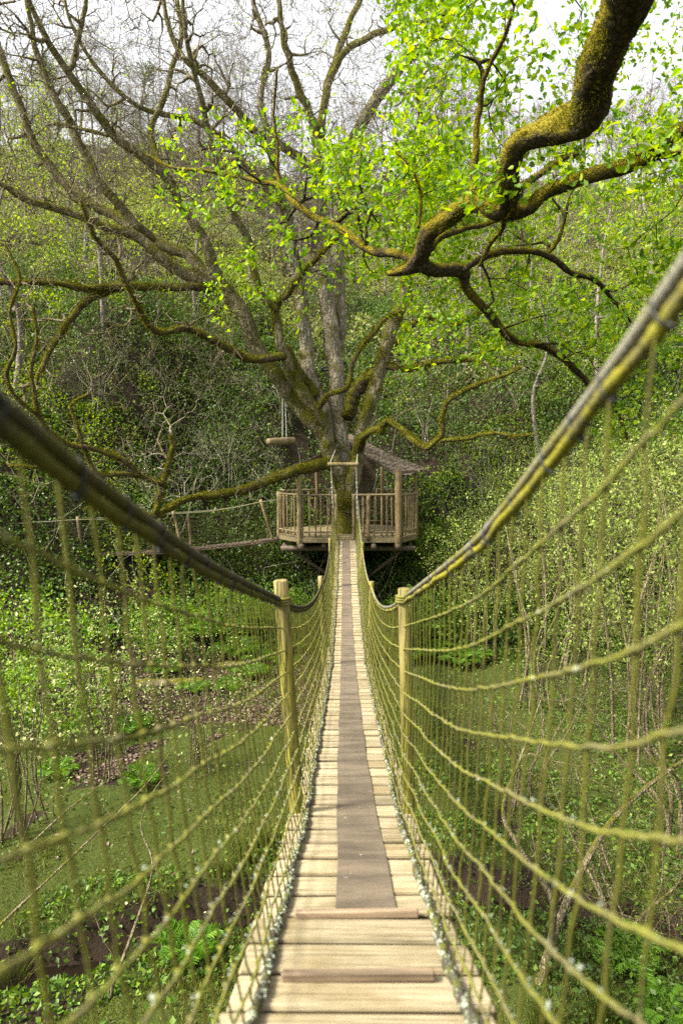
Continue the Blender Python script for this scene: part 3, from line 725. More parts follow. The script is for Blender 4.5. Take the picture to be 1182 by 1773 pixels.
def roof_slab(A, B, C, D, nr, nc):
    """A front ridge, B back ridge, C front eave, D back eave; rows of split shingles"""
    m = MB(); nn = norm(np.cross(C - A, B - A)); nn = nn if nn[2] > 0 else -nn
    f = lambda u, v: (A * (1 - v) + B * v) * (1 - u) + (C * (1 - v) + D * v) * u + nn * .10 * math.sin(math.pi * u) * -.6
    for r in range(nr):
        u0, u1 = r / nr, min((r + 1.55) / nr, 1.06)
        v = 0.
        while v < 1:
            w = R.uniform(.5, 1.4) / nc; v1 = min(v + w, 1.0); du = R.normal() * .25 / nr
            q = [f(u0, v) + nn * .004, f(u0, v1) + nn * .004, f(u1 + du, v1) + nn * (.035 + R.uniform(0, .012)), f(u1 + du, v) + nn * (.035 + R.uniform(0, .012))]
            lo_ = [p - nn * .014 for p in q]
            m.add(np.array(q + lo_), np.array([[0, 1, 2, 3], [7, 6, 5, 4], [0, 3, 7, 4], [1, 0, 4, 5], [2, 1, 5, 6], [3, 2, 6, 7]])); v = v1 + .002
    s = build('roof', m, M['shingle'], house, smooth=False)
    m = MB()
    for v in (0.03, .5, .97): beam(m, f(0, v) - nn * .07, f(1, v) - nn * .07, .07, .10, .006)
    for u in (.2, .5, .8): beam(m, f(u, 0.02) - nn * .02, f(u, .98) - nn * .02, .09, .02, 0)
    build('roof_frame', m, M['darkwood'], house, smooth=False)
rf, rb = P(598, 766, 22.9), P(604, 751, 24.7)
roof_slab(rf, rb, P(697, 823, 21.3), P(733, 811, 23.5), 15, 22)
roof_slab(P(597, 764, 22.9), P(601, 764, 24.7), P(502, 809, 22.5), P(502, 809.5, 24.3), 12, 18)
m = MB()
for xx in np.arange(.05, 1.2, .125):
    zt = rb[2] - .12 - .50 * abs(xx - rb[0]); box(m, (xx, 24.55, (zt + FZ + 1.1) / 2), (.118, .03, zt - FZ - 1.1), .004)
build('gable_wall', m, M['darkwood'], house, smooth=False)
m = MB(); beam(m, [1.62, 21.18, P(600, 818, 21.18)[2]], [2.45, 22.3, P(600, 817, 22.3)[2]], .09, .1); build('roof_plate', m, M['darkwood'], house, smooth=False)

t_ = tag(None, None) if False else None
m = MB(); a, b = P(661, 782, 22.2), P(647, 850, 22.3)
for A, B in ((P(661, 780, 22.2), P(646, 852, 22.3)), (P(663, 800, 22.2), P(672, 848, 22.4))):
    t = np.linspace(0, 1, 12)[:, None]; tube(m, A * (1 - t) + B * t + np.array([0, 0, -.03]) * np.sin(np.pi * t), .011, 5)
tag(build('hanging_rope', m, M['whiterope'], None, loc=tuple(a)), 'thin pale rope pair hanging beneath the roof on the right of the platform', 'rope')

# ------------------------------------------------------------------ crossbar and log hung in the tree
bar = thing('crossbar', 'short round log hung level above the far end of the bridge', 'log', P(594, 804, BARY))
m = MB(); q = np.array([P(567, 804, BARY) * (1 - t) + P(621, 804, BARY) * t for t in np.linspace(0, 1, 16)]); tube(m, q, .062, 12, lump=.04); build('log', m, M['rail'], bar)
for (x0, y0, Y0), (x1, y1, Y1) in (((571, 802, BARY), (585, 768, 22.5)), ((617, 802, BARY), (620, 772, 22.5))):
    m = MB(); A, B = P(x0, y0, Y0), P(x1, y1, Y1); tube(m, np.linspace(A, B, 10), .012, 5); build('rope', m, M['whiterope'], bar)
lg = thing('hanging_log', 'pale sawn log hanging on ropes left of the big tree trunks', 'log', P(486, 763, 21.3))
m = MB(); q = np.array([P(464, 765, 21.0) * (1 - t) + P(509, 762, 21.7) * t for t in np.linspace(0, 1, 14)]); tube(m, q, .105 * (1 + .03 * R.normal(size=14)), 14, lump=.03); build('log', m, M['rail'], lg)
for px in (489, 496):
    m = MB(); A, B = P(px, 760, 21.35), P(489 + (px - 489) * .5, 655, 22.5); t = np.linspace(0, 1, 14)[:, None]; tube(m, A * (1 - t) + B * t, .010, 5); build('rope', m, M['whiterope'], lg)
def ring(name, label, px, py, Y, r, tilt, mat, w, cat):
    m = MB(); a = np.linspace(0, 2 * np.pi, 33); c = P(px, py, Y)
    tube(m, c + np.column_stack([np.cos(a) * r, np.sin(a) * r, np.cos(a) * tilt + .02 * np.sin(2 * a)]), w, 6); tag(build(name, m, M[mat], None, loc=tuple(c)), label, cat)
ring('rope_loop', 'pale rope tied round the right-hand trunk', 647, 684, 22.45, .29, -.10, 'whiterope', .018, 'rope')
ring('trunk_strap', 'dark strap slung round the tall central trunk', 578, 634, 23.9, .42, .12, 'strap', .038, 'strap')
ring('rope_collar', 'pale rope collar on the leaning brown trunk above the hanging log', 490, 660, 22.75, .34, .22, 'whiterope', .022, 'rope')

# ------------------------------------------------------------------ second rope bridge, off to the left
b2 = thing('rope_bridge', 'second rope footbridge leaving the platform to the left through the trees', 'bridge', P(400, 940, 21.8))
dk = catmull([P(x, y, Y) for x, y, Y in ((482, 933, 22.6), (430, 940, 22.4), (337, 950, 22.1), (260, 956, 21.8), (180, 958, 21.5), (90, 955, 21.2), (0, 946, 20.9), (-120, 925, 20.5))], .12)
off = np.array([.05, .62, 0])
m = MB(); sl = norm(np.gradient(dk, axis=0))
for i in range(0, len(dk) - 1):
    c = dk[i] + off / 2; mm = MB(); box(mm, (0, 0, 0), (.105, .70, .03), .004); V = mm.V[0]; V[:, 2] += V[:, 0] * sl[i, 2] / sl[i, 0] + R.normal() * .004; m.add(V + c, *[np.concatenate(a) for a in mm.F.values()])
build('deck', m, M['darkwood'], b2, smooth=False)
m = MB(); tube(m, dk + off / 2 - np.array([0, .30, .05]), .035, 8); build('bearer_cable', m, M['cleat'], b2)
hd = catmull([P(x, y, Y) for x, y, Y in ((482, 866, 22.6), (451, 870, 22.4), (400, 880, 22.2), (357, 886, 22.1), (315, 889, 22.), (268, 892, 21.8), (220, 898, 21.6), (134, 900, 21.3), (70, 904, 21.1), (0, 905, 20.9), (-120, 885, 20.5))], .12)
for k_, o_ in enumerate((np.zeros(3), off)):
    m = MB(); tube(m, hd + o_, .017, 6); build('hand_rope', m, M['cable'], b2)
    m = MB(); xs = np.arange(hd[-1, 0], hd[0, 0], .12)
    tp = np.column_stack([np.interp(xs, hd[::-1, 0], hd[::-1, i]) for i in range(3)]) + o_; bt = np.column_stack([np.interp(xs, dk[::-1, 0], dk[::-1, i]) for i in range(3)]) + o_
    v = np.linspace(0, 1, 9)[None, :, None]; G = tp[:, None] * (1 - v) + bt[:, None] * v + R.normal(size=(len(xs), 9, 3)) * .004
    tubes_batch(m, G, np.full(G.shape[:2], .005), 3)
    for lv in range(1, 9): tube(m, G[:, lv], .0055, 4)
    build('side_net', m, M['cableoldshaded'], b2)
for (x0, y0), (x1, y1), fr in (((451, 865), (474, 940), 0), ((300, 885), (314, 946), 0), ((326, 887), (331, 950), 1), ((134, 895), (143, 955), 0), ((170, 901), (170, 960), 1), ((2, 898), (4, 950), 1), ((8, 900), (20, 950), 0)):
    Yv = 20.9 + (x1 / 482.) * 1.7 + fr * .62; pole('post', P(x1, y1, Yv), P(x0, y0, Yv), .052, 'rail', 8, b2)

# ------------------------------------------------------------------ big oak carrying the platform
OAK_L = {
 'A': [(600, 885, 23, 34), (590, 830, 23, 30), (573, 780, 22.9, 27), (566, 750, 22.8, 25), (549, 716, 22.6, 23), (524, 678, 22.4, 23), (503, 643, 22.2, 22), (491, 615, 22, 22), (484, 582, 21.8, 18), (479, 550, 21.6, 16), (480, 525, 21.4, 15)],
 'A1': [(480, 528, 21.4, 14), (500, 506, 21, 12), (525, 470, 20.6, 11), (565, 430, 20, 9), (600, 395, 19.5, 6)],
 'A2': [(480, 535, 21.4, 15), (455, 512, 21.2, 14), (437, 460, 21, 14), (432, 420, 20.8, 14), (400, 362, 20.5, 14), (384, 310, 20.2, 12), (360, 225, 19.8, 11), (350, 175, 19.5, 10), (330, 100, 19, 9), (318, 30, 18.6, 8), (315, -60, 18.4, 6)],
 'A3': [(492, 616, 22, 18), (470, 620, 21.7, 16), (430, 620, 21.4, 15), (380, 595, 20.8, 14), (325, 570, 20.2, 13), (280, 575, 19.8, 12), (258, 563, 19.5, 10), (235, 520, 19, 10), (218, 490, 18.8, 9), (200, 450, 18.5, 8), (165, 410, 18, 7), (140, 350, 17.6, 5)],
 'B': [(594, 850, 23.2, 30), (565, 765, 23.2, 30), (530, 720, 23, 30), (498, 680, 22.8, 30), (468, 640, 22.6, 30), (448, 600, 22.4, 30), (425, 555, 22.2, 31), (400, 515, 22, 31), (375, 475, 21.8, 25), (352, 418, 21.5, 20), (320, 360, 21.2, 18), (295, 315, 21, 18), (265, 285, 20.8, 19), (235, 262, 20.6, 18), (200, 235, 20.3, 17), (165, 195, 20, 16), (135, 150, 19.7, 14), (110, 110, 19.4, 13), (80, 65, 19, 12), (50, 0, 18.6, 10), (35, -70, 18.3, 8)],
 'C1': [(398, 510, 22, 26), (350, 485, 21.8, 25), (285, 450, 21.4, 23), (220, 402, 21, 18), (165, 385, 20.7, 16), (115, 368, 20.4, 15), (50, 345, 19.8, 13), (5, 320, 19.3, 11), (-60, 300, 19, 9)],
 'C2': [(382, 500, 22, 24), (335, 450, 22.2, 23), (265, 415, 22.4, 21), (210, 382, 22.6, 19), (160, 352, 22.6, 18), (100, 305, 22.6, 17), (62, 250, 22.4, 16), (35, 185, 22.2, 15), (5, 100, 22, 12), (-15, 30, 21.8, 9)],
 'D': [(265, 418, 22, 17), (240, 392, 21.6, 17), (210, 358, 21.4, 17), (175, 320, 21.2, 17), (150, 270, 21, 17), (120, 212, 20.8, 16), (95, 165, 20.6, 14), (72, 115, 20.4, 12), (58, 65, 20.2, 10), (48, 0, 20, 8), (50, -60, 20, 6)],
 'D2': [(120, 125, 19.5, 11), (128, 105, 19.5, 11), (135, 72, 19.4, 10), (150, 0, 19.2, 8), (155, -60, 19, 6)],
 'D3': [(295, 318, 21, 14), (270, 265, 21.2, 13), (262, 220, 21.3, 12), (285, 170, 21.3, 11), (300, 110, 21.4, 10), (315, 60, 21.4, 9), (308, 10, 21.5, 8), (300, -60, 21.5, 6)],
 'D4': [(235, 262, 20.6, 9), (205, 240, 20.4, 8), (95, 212, 20.2, 6)],
 'E': [(382, 502, 22, 18), (350, 499, 21.7, 16), (320, 497, 21.5, 15), (250, 497, 21, 14), (200, 495, 20.5, 13), (150, 500, 20, 12), (95, 490, 19.5, 11), (20, 490, 19, 9), (-60, 478, 18.6, 7)],
 'F': [(232, 497, 20.8, 10), (190, 503, 20.5, 13), (145, 527, 20, 13), (112, 568, 19.6, 12), (80, 620, 19.2, 11), (62, 665, 18.9, 9)],
 'G1': [(598, 910, 23.2, 30), (596, 830, 23.4, 34), (589, 760, 23.6, 36), (583, 704, 23.8, 35), (578, 640, 23.9, 34), (574, 577, 24, 33), (567, 513, 24, 30), (562, 460, 24, 29), (556, 400, 24, 26), (552, 330, 24, 24), (549, 280, 24, 20)],
 'G1a': [(549, 290, 24, 19), (545, 225, 24, 17), (530, 185, 23.8, 15), (510, 135, 23.6, 14), (495, 85, 23.4, 12), (485, 25, 23.2, 10), (480, -60, 23, 7)],
 'G1b': [(551, 300, 24, 18), (520, 275, 23.8, 17), (480, 250, 23.4, 17), (440, 225, 23, 16), (410, 190, 22.6, 15), (360, 140, 22.2, 13), (320, 100, 22, 11), (290, 40, 21.8, 9), (280, -60, 21.6, 7)],
 'G1c': [(552, 305, 24, 17), (556, 225, 24.2, 16), (565, 155, 24.4, 14), (582, 100, 24.6, 13), (600, 50, 24.8, 12), (622, 0, 25, 10), (640, -70, 25, 7)],
 'G2': [(578, 640, 24.3, 24), (590, 540, 24.5, 24), (584, 450, 24.7, 26), (590, 350, 24.8, 23), (602, 265, 24.8, 22), (621, 220, 24.8, 22), (651, 175, 24.6, 22), (681, 130, 24.4, 21), (721, 90, 24.2, 20), (761, 50, 24, 18), (791, 10, 23.8, 15), (830, -60, 23.6, 11)],
 'G2c': [(562, 165, 24.4, 12), (591, 97, 24.3, 13), (636, 65, 24.2, 12), (691, 45, 24, 10), (756, 30, 23.8, 8), (830, -20, 23.6, 6)],
 'H': [(592, 870, 23.4, 28), (576, 790, 23.4, 29), (560, 716, 23.5, 27), (545, 678, 23.6, 28), (536, 640, 23.6, 28), (529, 602, 23.7, 28), (522, 539, 23.8, 26), (519, 500, 23.8, 26), (512, 455, 23.8, 22), (504, 410, 23.8, 19), (494, 360, 23.6, 17), (482, 310, 23.4, 16), (468, 250, 23.2, 14), (452, 170, 23, 12), (465, 90, 22.9, 11), (440, 10, 22.8, 9), (430, -60, 22.6, 7)],
 'H2': [(545, 690, 23.5, 30), (520, 655, 23.3, 28), (503, 625, 23.1, 24), (496, 600, 23, 15)],
 'H3': [(494, 362, 23.6, 14), (430, 290, 23.2, 13), (395, 250, 23, 12), (330, 205, 22.6, 11), (250, 190, 22.2, 9), (170, 120, 21.8, 8), (120, 30, 21.5, 6), (110, -50, 21.5, 5)],
 'I': [(602, 885, 23, 34), (610, 840, 22.8, 30), (618, 795, 22.7, 27), (628, 742, 22.6, 26), (638, 704, 22.5, 25), (651, 666, 22.4, 26), (663, 628, 22.3, 27), (671, 592, 22.2, 27), (681, 559, 22.1, 26), (696, 526, 22, 23), (704, 490, 21.9, 21), (712, 440, 21.8, 18), (722, 380, 21.6, 15), (716, 310, 21.4, 12), (730, 240, 21.2, 10), (725, 150, 21, 8)],
 'I1': [(602, 722, 23.4, 24), (614, 682, 23.4, 25), (634, 656, 23.2, 24), (660, 638, 22.8, 20)],
 'Id': [(552, 705, 22, 10), (567, 686, 21.6, 11), (597, 673, 21.2, 10), (606, 653, 21.1, 10), (613, 623, 21, 9), (628, 597, 21, 9), (651, 572, 21, 8), (668, 552, 21, 7), (696, 536, 21, 6), (716, 514, 20.8, 5)],
 'I2': [(668, 632, 22.3, 16), (680, 635, 22.2, 13), (711, 638, 22, 12), (756, 627, 21.7, 11), (811, 622, 21.4, 10), (836, 626, 21.2, 7)],
 'I3': [(620, 780, 22.6, 18), (626, 762, 22, 17), (637, 749, 21.6, 15), (653, 744, 21.3, 15), (661, 748, 21.2, 13), (664, 736, 21.1, 13), (672, 728, 21, 12), (688, 740, 20.8, 12), (710, 757, 20.5, 12), (736, 775, 20.2, 12), (750, 768, 20, 12), (765, 752, 19.9, 11), (765, 729, 19.8, 10), (772, 700, 19.7, 9), (796, 680, 19.6, 9), (831, 665, 19.4, 8), (871, 650, 19.2, 6), (900, 638, 19, 4)],
 'I3b': [(752, 768, 20, 9), (766, 762, 19.9, 8), (806, 760, 19.7, 8), (851, 750, 19.5, 7), (891, 755, 19.3, 5), (925, 751, 19.1, 4)],
 'I4': [(676, 600, 22.5, 16), (700, 572, 23, 13), (740, 550, 23.4, 11), (790, 562, 23.6, 8), (830, 540, 23.6, 6)],
 'J': [(588, 812, 23, 24), (570, 804, 22.8, 23), (545, 807, 22.4, 22), (515, 815, 22, 21), (480, 826, 21.6, 19), (450, 838, 21.2, 17), (420, 849, 20.8, 16), (385, 856, 20.4, 15), (345, 860, 20, 14), (310, 870, 19.6, 13), (280, 888, 19.3, 13), (265, 895, 19.2, 11), (240, 886, 19, 9), (205, 880, 18.8, 8), (170, 878, 18.6, 7), (150, 882, 18.5, 6)],
 'J2': [(268, 895, 19.2, 12), (278, 858, 19.1, 12), (290, 812, 19, 11), (300, 775, 18.9, 10), (297, 752, 18.8, 9)],
 'L1': [(282, 838, 19, 10), (258, 830, 18.8, 10), (228, 822, 18.6, 10), (165, 820, 18.2, 9), (134, 808, 18, 8), (75, 810, 17.6, 7), (14, 806, 17.2, 6)],
 'L2': [(240, 824, 18.6, 11), (226, 806, 18.5, 11), (195, 788, 18.3, 11), (154, 776, 18, 10), (118, 769, 17.7, 9), (89, 749, 17.5, 9), (69, 721, 17.3, 9), (61, 680, 17.1, 8), (54, 640, 17, 7), (65, 590, 16.9, 6), (58, 530, 16.8, 5)],
 'L3': [(165, 822, 18.2, 8), (146, 773, 18, 7), (134, 735, 17.9, 7), (124, 702, 17.8, 6), (152, 683, 17.7, 5)],
 'L4': [(70, 722, 17.3, 7), (30, 690, 17, 8), (12, 650, 16.8, 8), (28, 600, 16.6, 7), (18, 540, 16.5, 6), (35, 480, 16.4, 5), (8, 420, 16.3, 4)],
}
MOSSY = {'A3', 'E', 'F', 'I1', 'Id', 'I2', 'I3', 'I3b', 'I4', 'J', 'J2', 'L1', 'L2', 'L3', 'L4', 'A1', 'H2'}
TRUNK = ('G1', 'A', 'B', 'H', 'I', 'G2')
OS = .9
oak = thing('oak_tree', 'huge many-trunked mossy oak that holds the wooden platform', 'tree', (P(600, 930, 22.3)[0], 22.3, float(terrain(.2, 22.3))))
rngO = np.random.default_rng(21)
sk = Skel(); trunk_mb = MB(); stem_mb = {k: MB() for k in ('G1', 'H', 'G2')}; limbs = {}
for nme, pts in OAK_L.items():
    a = np.array([[*P(x, y, Yv - OS), wd * .86 / 2 * (Yv - OS) / F] for x, y, Yv, wd in pts]); c = catmull(a, .07 if nme not in MOSSY else .05)
    p, r = c[:, :3].copy(), c[:, 3]
    s_ = np.linspace(0, 1, len(p))[:, None]; wob = sum(np.sin(s_ * rngO.uniform(15, 55) + rngO.uniform(0, 6, 3)) * rngO.normal(size=3) for _ in range(4)) * r[:, None] * .10; p += wob
    mb_ = stem_mb[nme] if nme in stem_mb else trunk_mb if nme in TRUNK else limbs.setdefault(nme, MB())
    tube(mb_, p, r, 14 if r.max() > .12 else 10, lump=.07 if nme in MOSSY else .05, rng=rngO)
    k_ = 0 if nme not in ('A', 'B', 'G1', 'H', 'I', 'G2') else int(len(p) * .45)
    sk.limb(p[k_:], r[k_:], 3)
base = np.array([P(600, 930, 22.3)[0], 22.3]); zt = np.linspace(FZ + .9, terrain(*base) - .3, 16)
tube(trunk_mb, np.column_stack([np.full(16, base[0]) + .03 * np.sin(zt * 2), np.full(16, base[1]), zt]), np.interp(zt, [zt[-1], zt[-1] + .9, zt[0]], [.75, .44, .36]), 18, lump=.07, rng=rngO)
build('trunk', trunk_mb, M['oakbark'], oak)
for mb_ in stem_mb.values(): build('stem', mb_, M['stembark'], oak)
for nme, mb_ in limbs.items(): build('limb', mb_, M['mossbark' if nme in MOSSY else 'oakbark'], oak)
def targets(n, x0, x1, y0, y1, Ya, Yb, rng): return np.array([P(rng.uniform(x0, x1), rng.uniform(y0, y1), rng.uniform(Ya, Yb)) for _ in range(n)])
tg = np.vstack([targets(6800, -80, 830, -110, 360, 16.5, 24.5, rngO), targets(800, -80, 430, 330, 680, 16, 22.3, rngO), targets(150, -40, 330, 660, 870, 16.6, 19.6, rngO),
                targets(150, 680, 900, 560, 790, 18.8, 23, rngO), targets(200, 430, 720, 300, 600, 21, 24.5, rngO)])
sk.grow(tg, rngO, step=.40, gnarl=.24, back=.55, tip=.0088, power=.46, maxlen=4.2)
m = MB(); sk.mesh(m, .03, 3, 6, rngO); twiglets(m, sk, 10000, .75, .0055, rngO, .04); build('twigs', m, M['twig'], oak)
m = MB(); sp = np.array(sk.pos); tips = sk.tips[rngO.uniform(0, 1, len(sk.tips)) < .05]
leaf_clusters(m, sk, tips, 2.6, .075, OVAL, rngO, .16); build('leaves', m, M['oakleaffar'], oak, smooth=False)
# moss tufts standing on the limbs
def fuzz(mb, p, r, n, size, rng, bias=.15, side=-.35):
    T = norm(np.gradient(p, axis=0)); L = np.concatenate([[0], np.cumsum(np.linalg.norm(np.diff(p, axis=0), axis=1))])
    s = rng.uniform(0, L[-1], n); ii = np.clip(np.searchsorted(L, s), 0, len(p) - 1)
    d = rng.normal(size=(n, 3)); t = T[ii]; d = norm(d - t * np.sum(d * t, axis=1, keepdims=True))
    pat = fbm(p[ii][:, 0] * 3.1 + d[:, 0] + 9, p[ii][:, 1] * 3.1 + p[ii][:, 2] * 3.3 + d[:, 2], 3)
    k = (d[:, 2] * .6 + d[:, 0] * side + (pat - .5) * 4.2) > bias
    ii, d, t = ii[k], d[k], t[k]; m_ = len(ii)
    leaves(mb, p[ii] + t * rng.normal(size=(m_, 1)) * .03 + d * (r[ii] * .97)[:, None], d + rng.normal(size=(m_, 3)) * .55, size * rng.uniform(.5, 1.4, m_), DIAMOND, rng, up=0., wid=.7)
for nme, pts in OAK_L.items():
    if nme in MOSSY or nme in ('I', 'A', 'H', 'C1'):
        a = np.array([[*P(x, y, Yv - OS), wd * .86 / 2 * (Yv - OS) / F] for x, y, Yv, wd in pts]); c = catmull(a, .05); mf = MB()
        Lg = np.linalg.norm(np.diff(c[:, :3], axis=0), axis=1).sum(); fuzz(mf, c[:, :3], c[:, 3] * 1.02, int(Lg * c[:, 3].mean() * 6.3 * 2600), .045, rngO, .0 if nme in MOSSY else .45)
        if mf.n: tag(build('moss', mf, M['mossfuzz'], oak, smooth=False), kind='stuff')
# pale dead twigs on the low limb
rngK = np.random.default_rng(8); s2 = Skel()
for nme in ('J2', 'J'):
    a = np.array([[*P(x, y, Yv - OS), wd / 2 * (Yv - OS) / F] for x, y, Yv, wd in OAK_L[nme]]); c = catmull(a, .1); q = c[len(c) // 4:]; s2.limb(q[:, :3], q[:, 3])
s2.grow(np.vstack([targets(170, 240, 470, 630, 800, 17.8, 20, rngK), targets(130, 300, 500, 780, 880, 18.8, 21.5, rngK), targets(60, 200, 290, 780, 900, 18, 19.6, rngK)]), rngK, step=.25, gnarl=.2, tip=.006, power=.42, maxlen=3)
m = MB(); s2.mesh(m, .03, 3, 5, rngK); twiglets(m, s2, 350, .5, .005, rngK); tag(build('dead_twigs', m, M['paletwig'], oak), kind='stuff')

# ------------------------------------------------------------------ near oak, its limb reaching in from the upper right
NEAR_L = {
 'M': [(1500, -420, 2.9, 190), (1250, -260, 3.1, 150), (1130, -110, 3.4, 118), (1080, 0, 3.7, 104), (1056, 75, 3.9, 92), (1031, 145, 4.1, 84), (1008, 195, 4.3, 80), (985, 216, 4.5, 74), (951, 226, 4.65, 62), (911, 236, 4.8, 52), (893, 250, 4.9, 48), (886, 280, 5.0, 46), (881, 325, 5.15, 46), (876, 352, 5.3, 44), (860, 362, 5.45, 42), (831, 354, 5.6, 39), (801, 358, 5.8, 37), (771, 375, 6.0, 40), (746, 405, 6.2, 38), (731, 435, 6.35, 37), (716, 455, 6.5, 36), (694, 468, 6.6, 24), (672, 475, 6.65, 12)],
 'N': [(868, 368, 5.4, 30), (893, 368, 5.4, 28), (916, 360, 5.4, 24), (941, 337, 5.45, 22), (981, 320, 5.5, 22), (1026, 302, 5.5, 23), (1081, 290, 5.5, 24), (1131, 265, 5.5, 24), (1156, 242, 5.45, 24), (1195, 220, 5.3, 26), (1400, 130, 4.6, 36), (1900, 60, 3.4, 60)],
 'N2': [(1100, 284, 5.5, 12), (1145, 270, 5.6, 11), (1200, 260, 5.8, 9), (1260, 240, 6, 7)],
 'R': [(725, 447, 6.45, 26), (741, 464, 6.5, 25), (766, 468, 6.6, 23), (791, 466, 6.7, 23), (806, 478, 6.75, 20), (806, 498, 6.8, 15), (841, 538, 6.9, 15), (871, 575, 7.0, 14), (893, 591, 7.1, 13), (931, 597, 7.2, 12), (971, 617, 7.35, 12), (1001, 645, 7.5, 11), (1020, 668, 7.6, 10), (1060, 700, 7.7, 8), (1085, 760, 7.8, 5)],
 'O': [(716, 452, 6.5, 18), (691, 441, 6.6, 16), (651, 436, 6.8, 15), (616, 416, 7.0, 14), (591, 398, 7.2, 13), (570, 386, 7.3, 12), (540, 374, 7.5, 12), (508, 350, 7.7, 12), (487, 322, 7.9, 10), (450, 315, 8.1, 8), (410, 305, 8.3, 7), (350, 295, 8.5, 6), (300, 290, 8.7, 5), (255, 268, 8.9, 4)],
 'O2': [(487, 322, 7.9, 7), (479, 295, 7.9, 6), (481, 255, 7.9, 5), (474, 200, 7.9, 5), (480, 120, 7.8, 4)],
 'Pb': [(800, 470, 6.7, 13), (820, 455, 6.7, 12), (851, 440, 6.75, 12), (911, 434, 6.9, 11), (951, 445, 7.05, 11), (986, 470, 7.2, 10), (1031, 487, 7.4, 9), (1061, 520, 7.6, 7), (1095, 562, 7.8, 5)],
 'Pc': [(945, 443, 7.05, 8), (966, 415, 7.0, 7), (976, 380, 6.95, 6), (985, 340, 6.9, 5)],
 'Q': [(738, 440, 6.35, 13), (752, 422, 6.4, 12), (768, 408, 6.45, 11), (806, 396, 6.6, 9), (861, 382, 6.7, 7), (900, 360, 6.8, 5)],
 'S': [(822, 354, 5.6, 15), (818, 330, 5.6, 13), (822, 280, 5.6, 12), (826, 215, 5.6, 11), (840, 130, 5.5, 9), (870, 70, 5.4, 7), (890, 10, 5.3, 5)],
 'S2': [(724, 395, 6.3, 6), (728, 340, 6.3, 6), (712, 290, 6.3, 5), (675, 255, 6.3, 4)],
 'U': [(893, 330, 5.2, 12), (930, 305, 5.6, 10), (975, 275, 6, 8), (1010, 265, 6.3, 6)],
 'W': [(870, 360, 5.4, 10), (870, 395, 5.8, 8), (850, 420, 6., 7), (830, 460, 6.3, 5)],
}
nox, noy = 4.7, 1.2
noak = thing('oak_tree', 'near oak whose thick mossy branch bends in from the upper right, full of fresh leaves', 'tree', (nox, noy, float(terrain(nox, noy))))
rngN = np.random.default_rng(77); sn = Skel(); tmb = MB()
Mtop = P(1500, -420, 2.9)
tr = catmull(np.array([[nox, noy, float(terrain(nox, noy)) - .3, .62], [nox + .02, noy, -3.5, .45], [nox - .05, noy + .05, -1, .42], [nox - .1, noy + .1, 1.5, .40], [nox - .35, noy + .4, 3.2, .34], [Mtop[0] + .5, (Mtop[1] + noy) / 2 + .45, Mtop[2] - .35, .28], [*Mtop, .23]]), .12)
tube(tmb, tr[:, :3], tr[:, 3], 18, lump=.06, rng=rngN); 
lead = catmull(np.array([[nox - .2, noy + .1, 2.2, .32], [nox + .2, noy - .4, 4.2, .26], [nox + .1, noy - .8, 7, .18], [nox + .5, noy - 1, 10, .08]]), .15); tube(tmb, lead[:, :3], lead[:, 3], 12, lump=.06, rng=rngN)
build('trunk', tmb, M['nearbark'], noak)
for nme, pts in NEAR_L.items():
    a = np.array([[*P(x, y, Yv), wd / 2 * Yv / F] for x, y, Yv, wd in pts])
    if nme == 'N': a = np.vstack([a, [nox - .1, noy + .1, 1.6, .2]])
    c = catmull(a, .02); p, r = c[:, :3].copy(), c[:, 3] * (.74 if nme == 'M' else .95)
    s_ = np.linspace(0, 1, len(p))[:, None]; p += sum(np.sin(s_ * rngN.uniform(20, 80) + rngN.uniform(0, 6, 3)) * rngN.normal(size=3) for _ in range(4)) * r[:, None] * .07
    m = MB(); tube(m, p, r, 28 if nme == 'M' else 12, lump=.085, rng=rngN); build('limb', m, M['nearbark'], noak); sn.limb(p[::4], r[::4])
    mf = MB(); Lg = np.linalg.norm(np.diff(p, axis=0), axis=1).sum(); fuzz(mf, p, r, int(Lg * r.mean() * 6.3 * (13000 if nme in 'MNR' else 7000)), .015, rngN, .12)
    if mf.n: tag(build('moss', mf, M['mossfuzz'], noak, smooth=False), kind='stuff')
tn = np.vstack([targets(1150, 680, 1260, -70, 340, 4.8, 9.0, rngN), targets(270, 560, 820, 240, 480, 6, 8.6, rngN), targets(1000, 690, 1260, 330, 620, 6.2, 10.5, rngN),
                targets(85, 270, 600, 200, 380, 7.2, 9.3, rngN), targets(70, 370, 610, 390, 590, 6.8, 8.2, rngN), targets(90, 1030, 1240, 560, 760, 6.6, 8.8, rngN)])
tn = tn[fbm(tn[:, 0] * .95 + 7, tn[:, 2] * .95 + tn[:, 1] * .5, 2) > .38]
sn.grow(tn, rngN, step=.16, gnarl=.2, back=.5, tip=.0036, power=.45, maxlen=2.4)
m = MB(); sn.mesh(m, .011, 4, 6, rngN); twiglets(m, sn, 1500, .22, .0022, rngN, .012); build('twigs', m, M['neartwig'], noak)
m = MB(); spx = np.array(sn.pos)[sn.tips]
leaf_clusters(m, sn, sn.tips, 12, .067, OAK, rngN, .14, up=.7, wid=1.3)
thin = np.array([i for i in range(sn.n0, len(sn.pos)) if sn.cnt[i] <= 2]); thin = thin[rngN.uniform(0, 1, len(thin)) < .22]
leaf_clusters(m, sn, thin, 2.4, .056, OAK, rngN, .1, up=.7, wid=1.3); build('leaves', m, M['oakleaf'], noak, smooth=False)
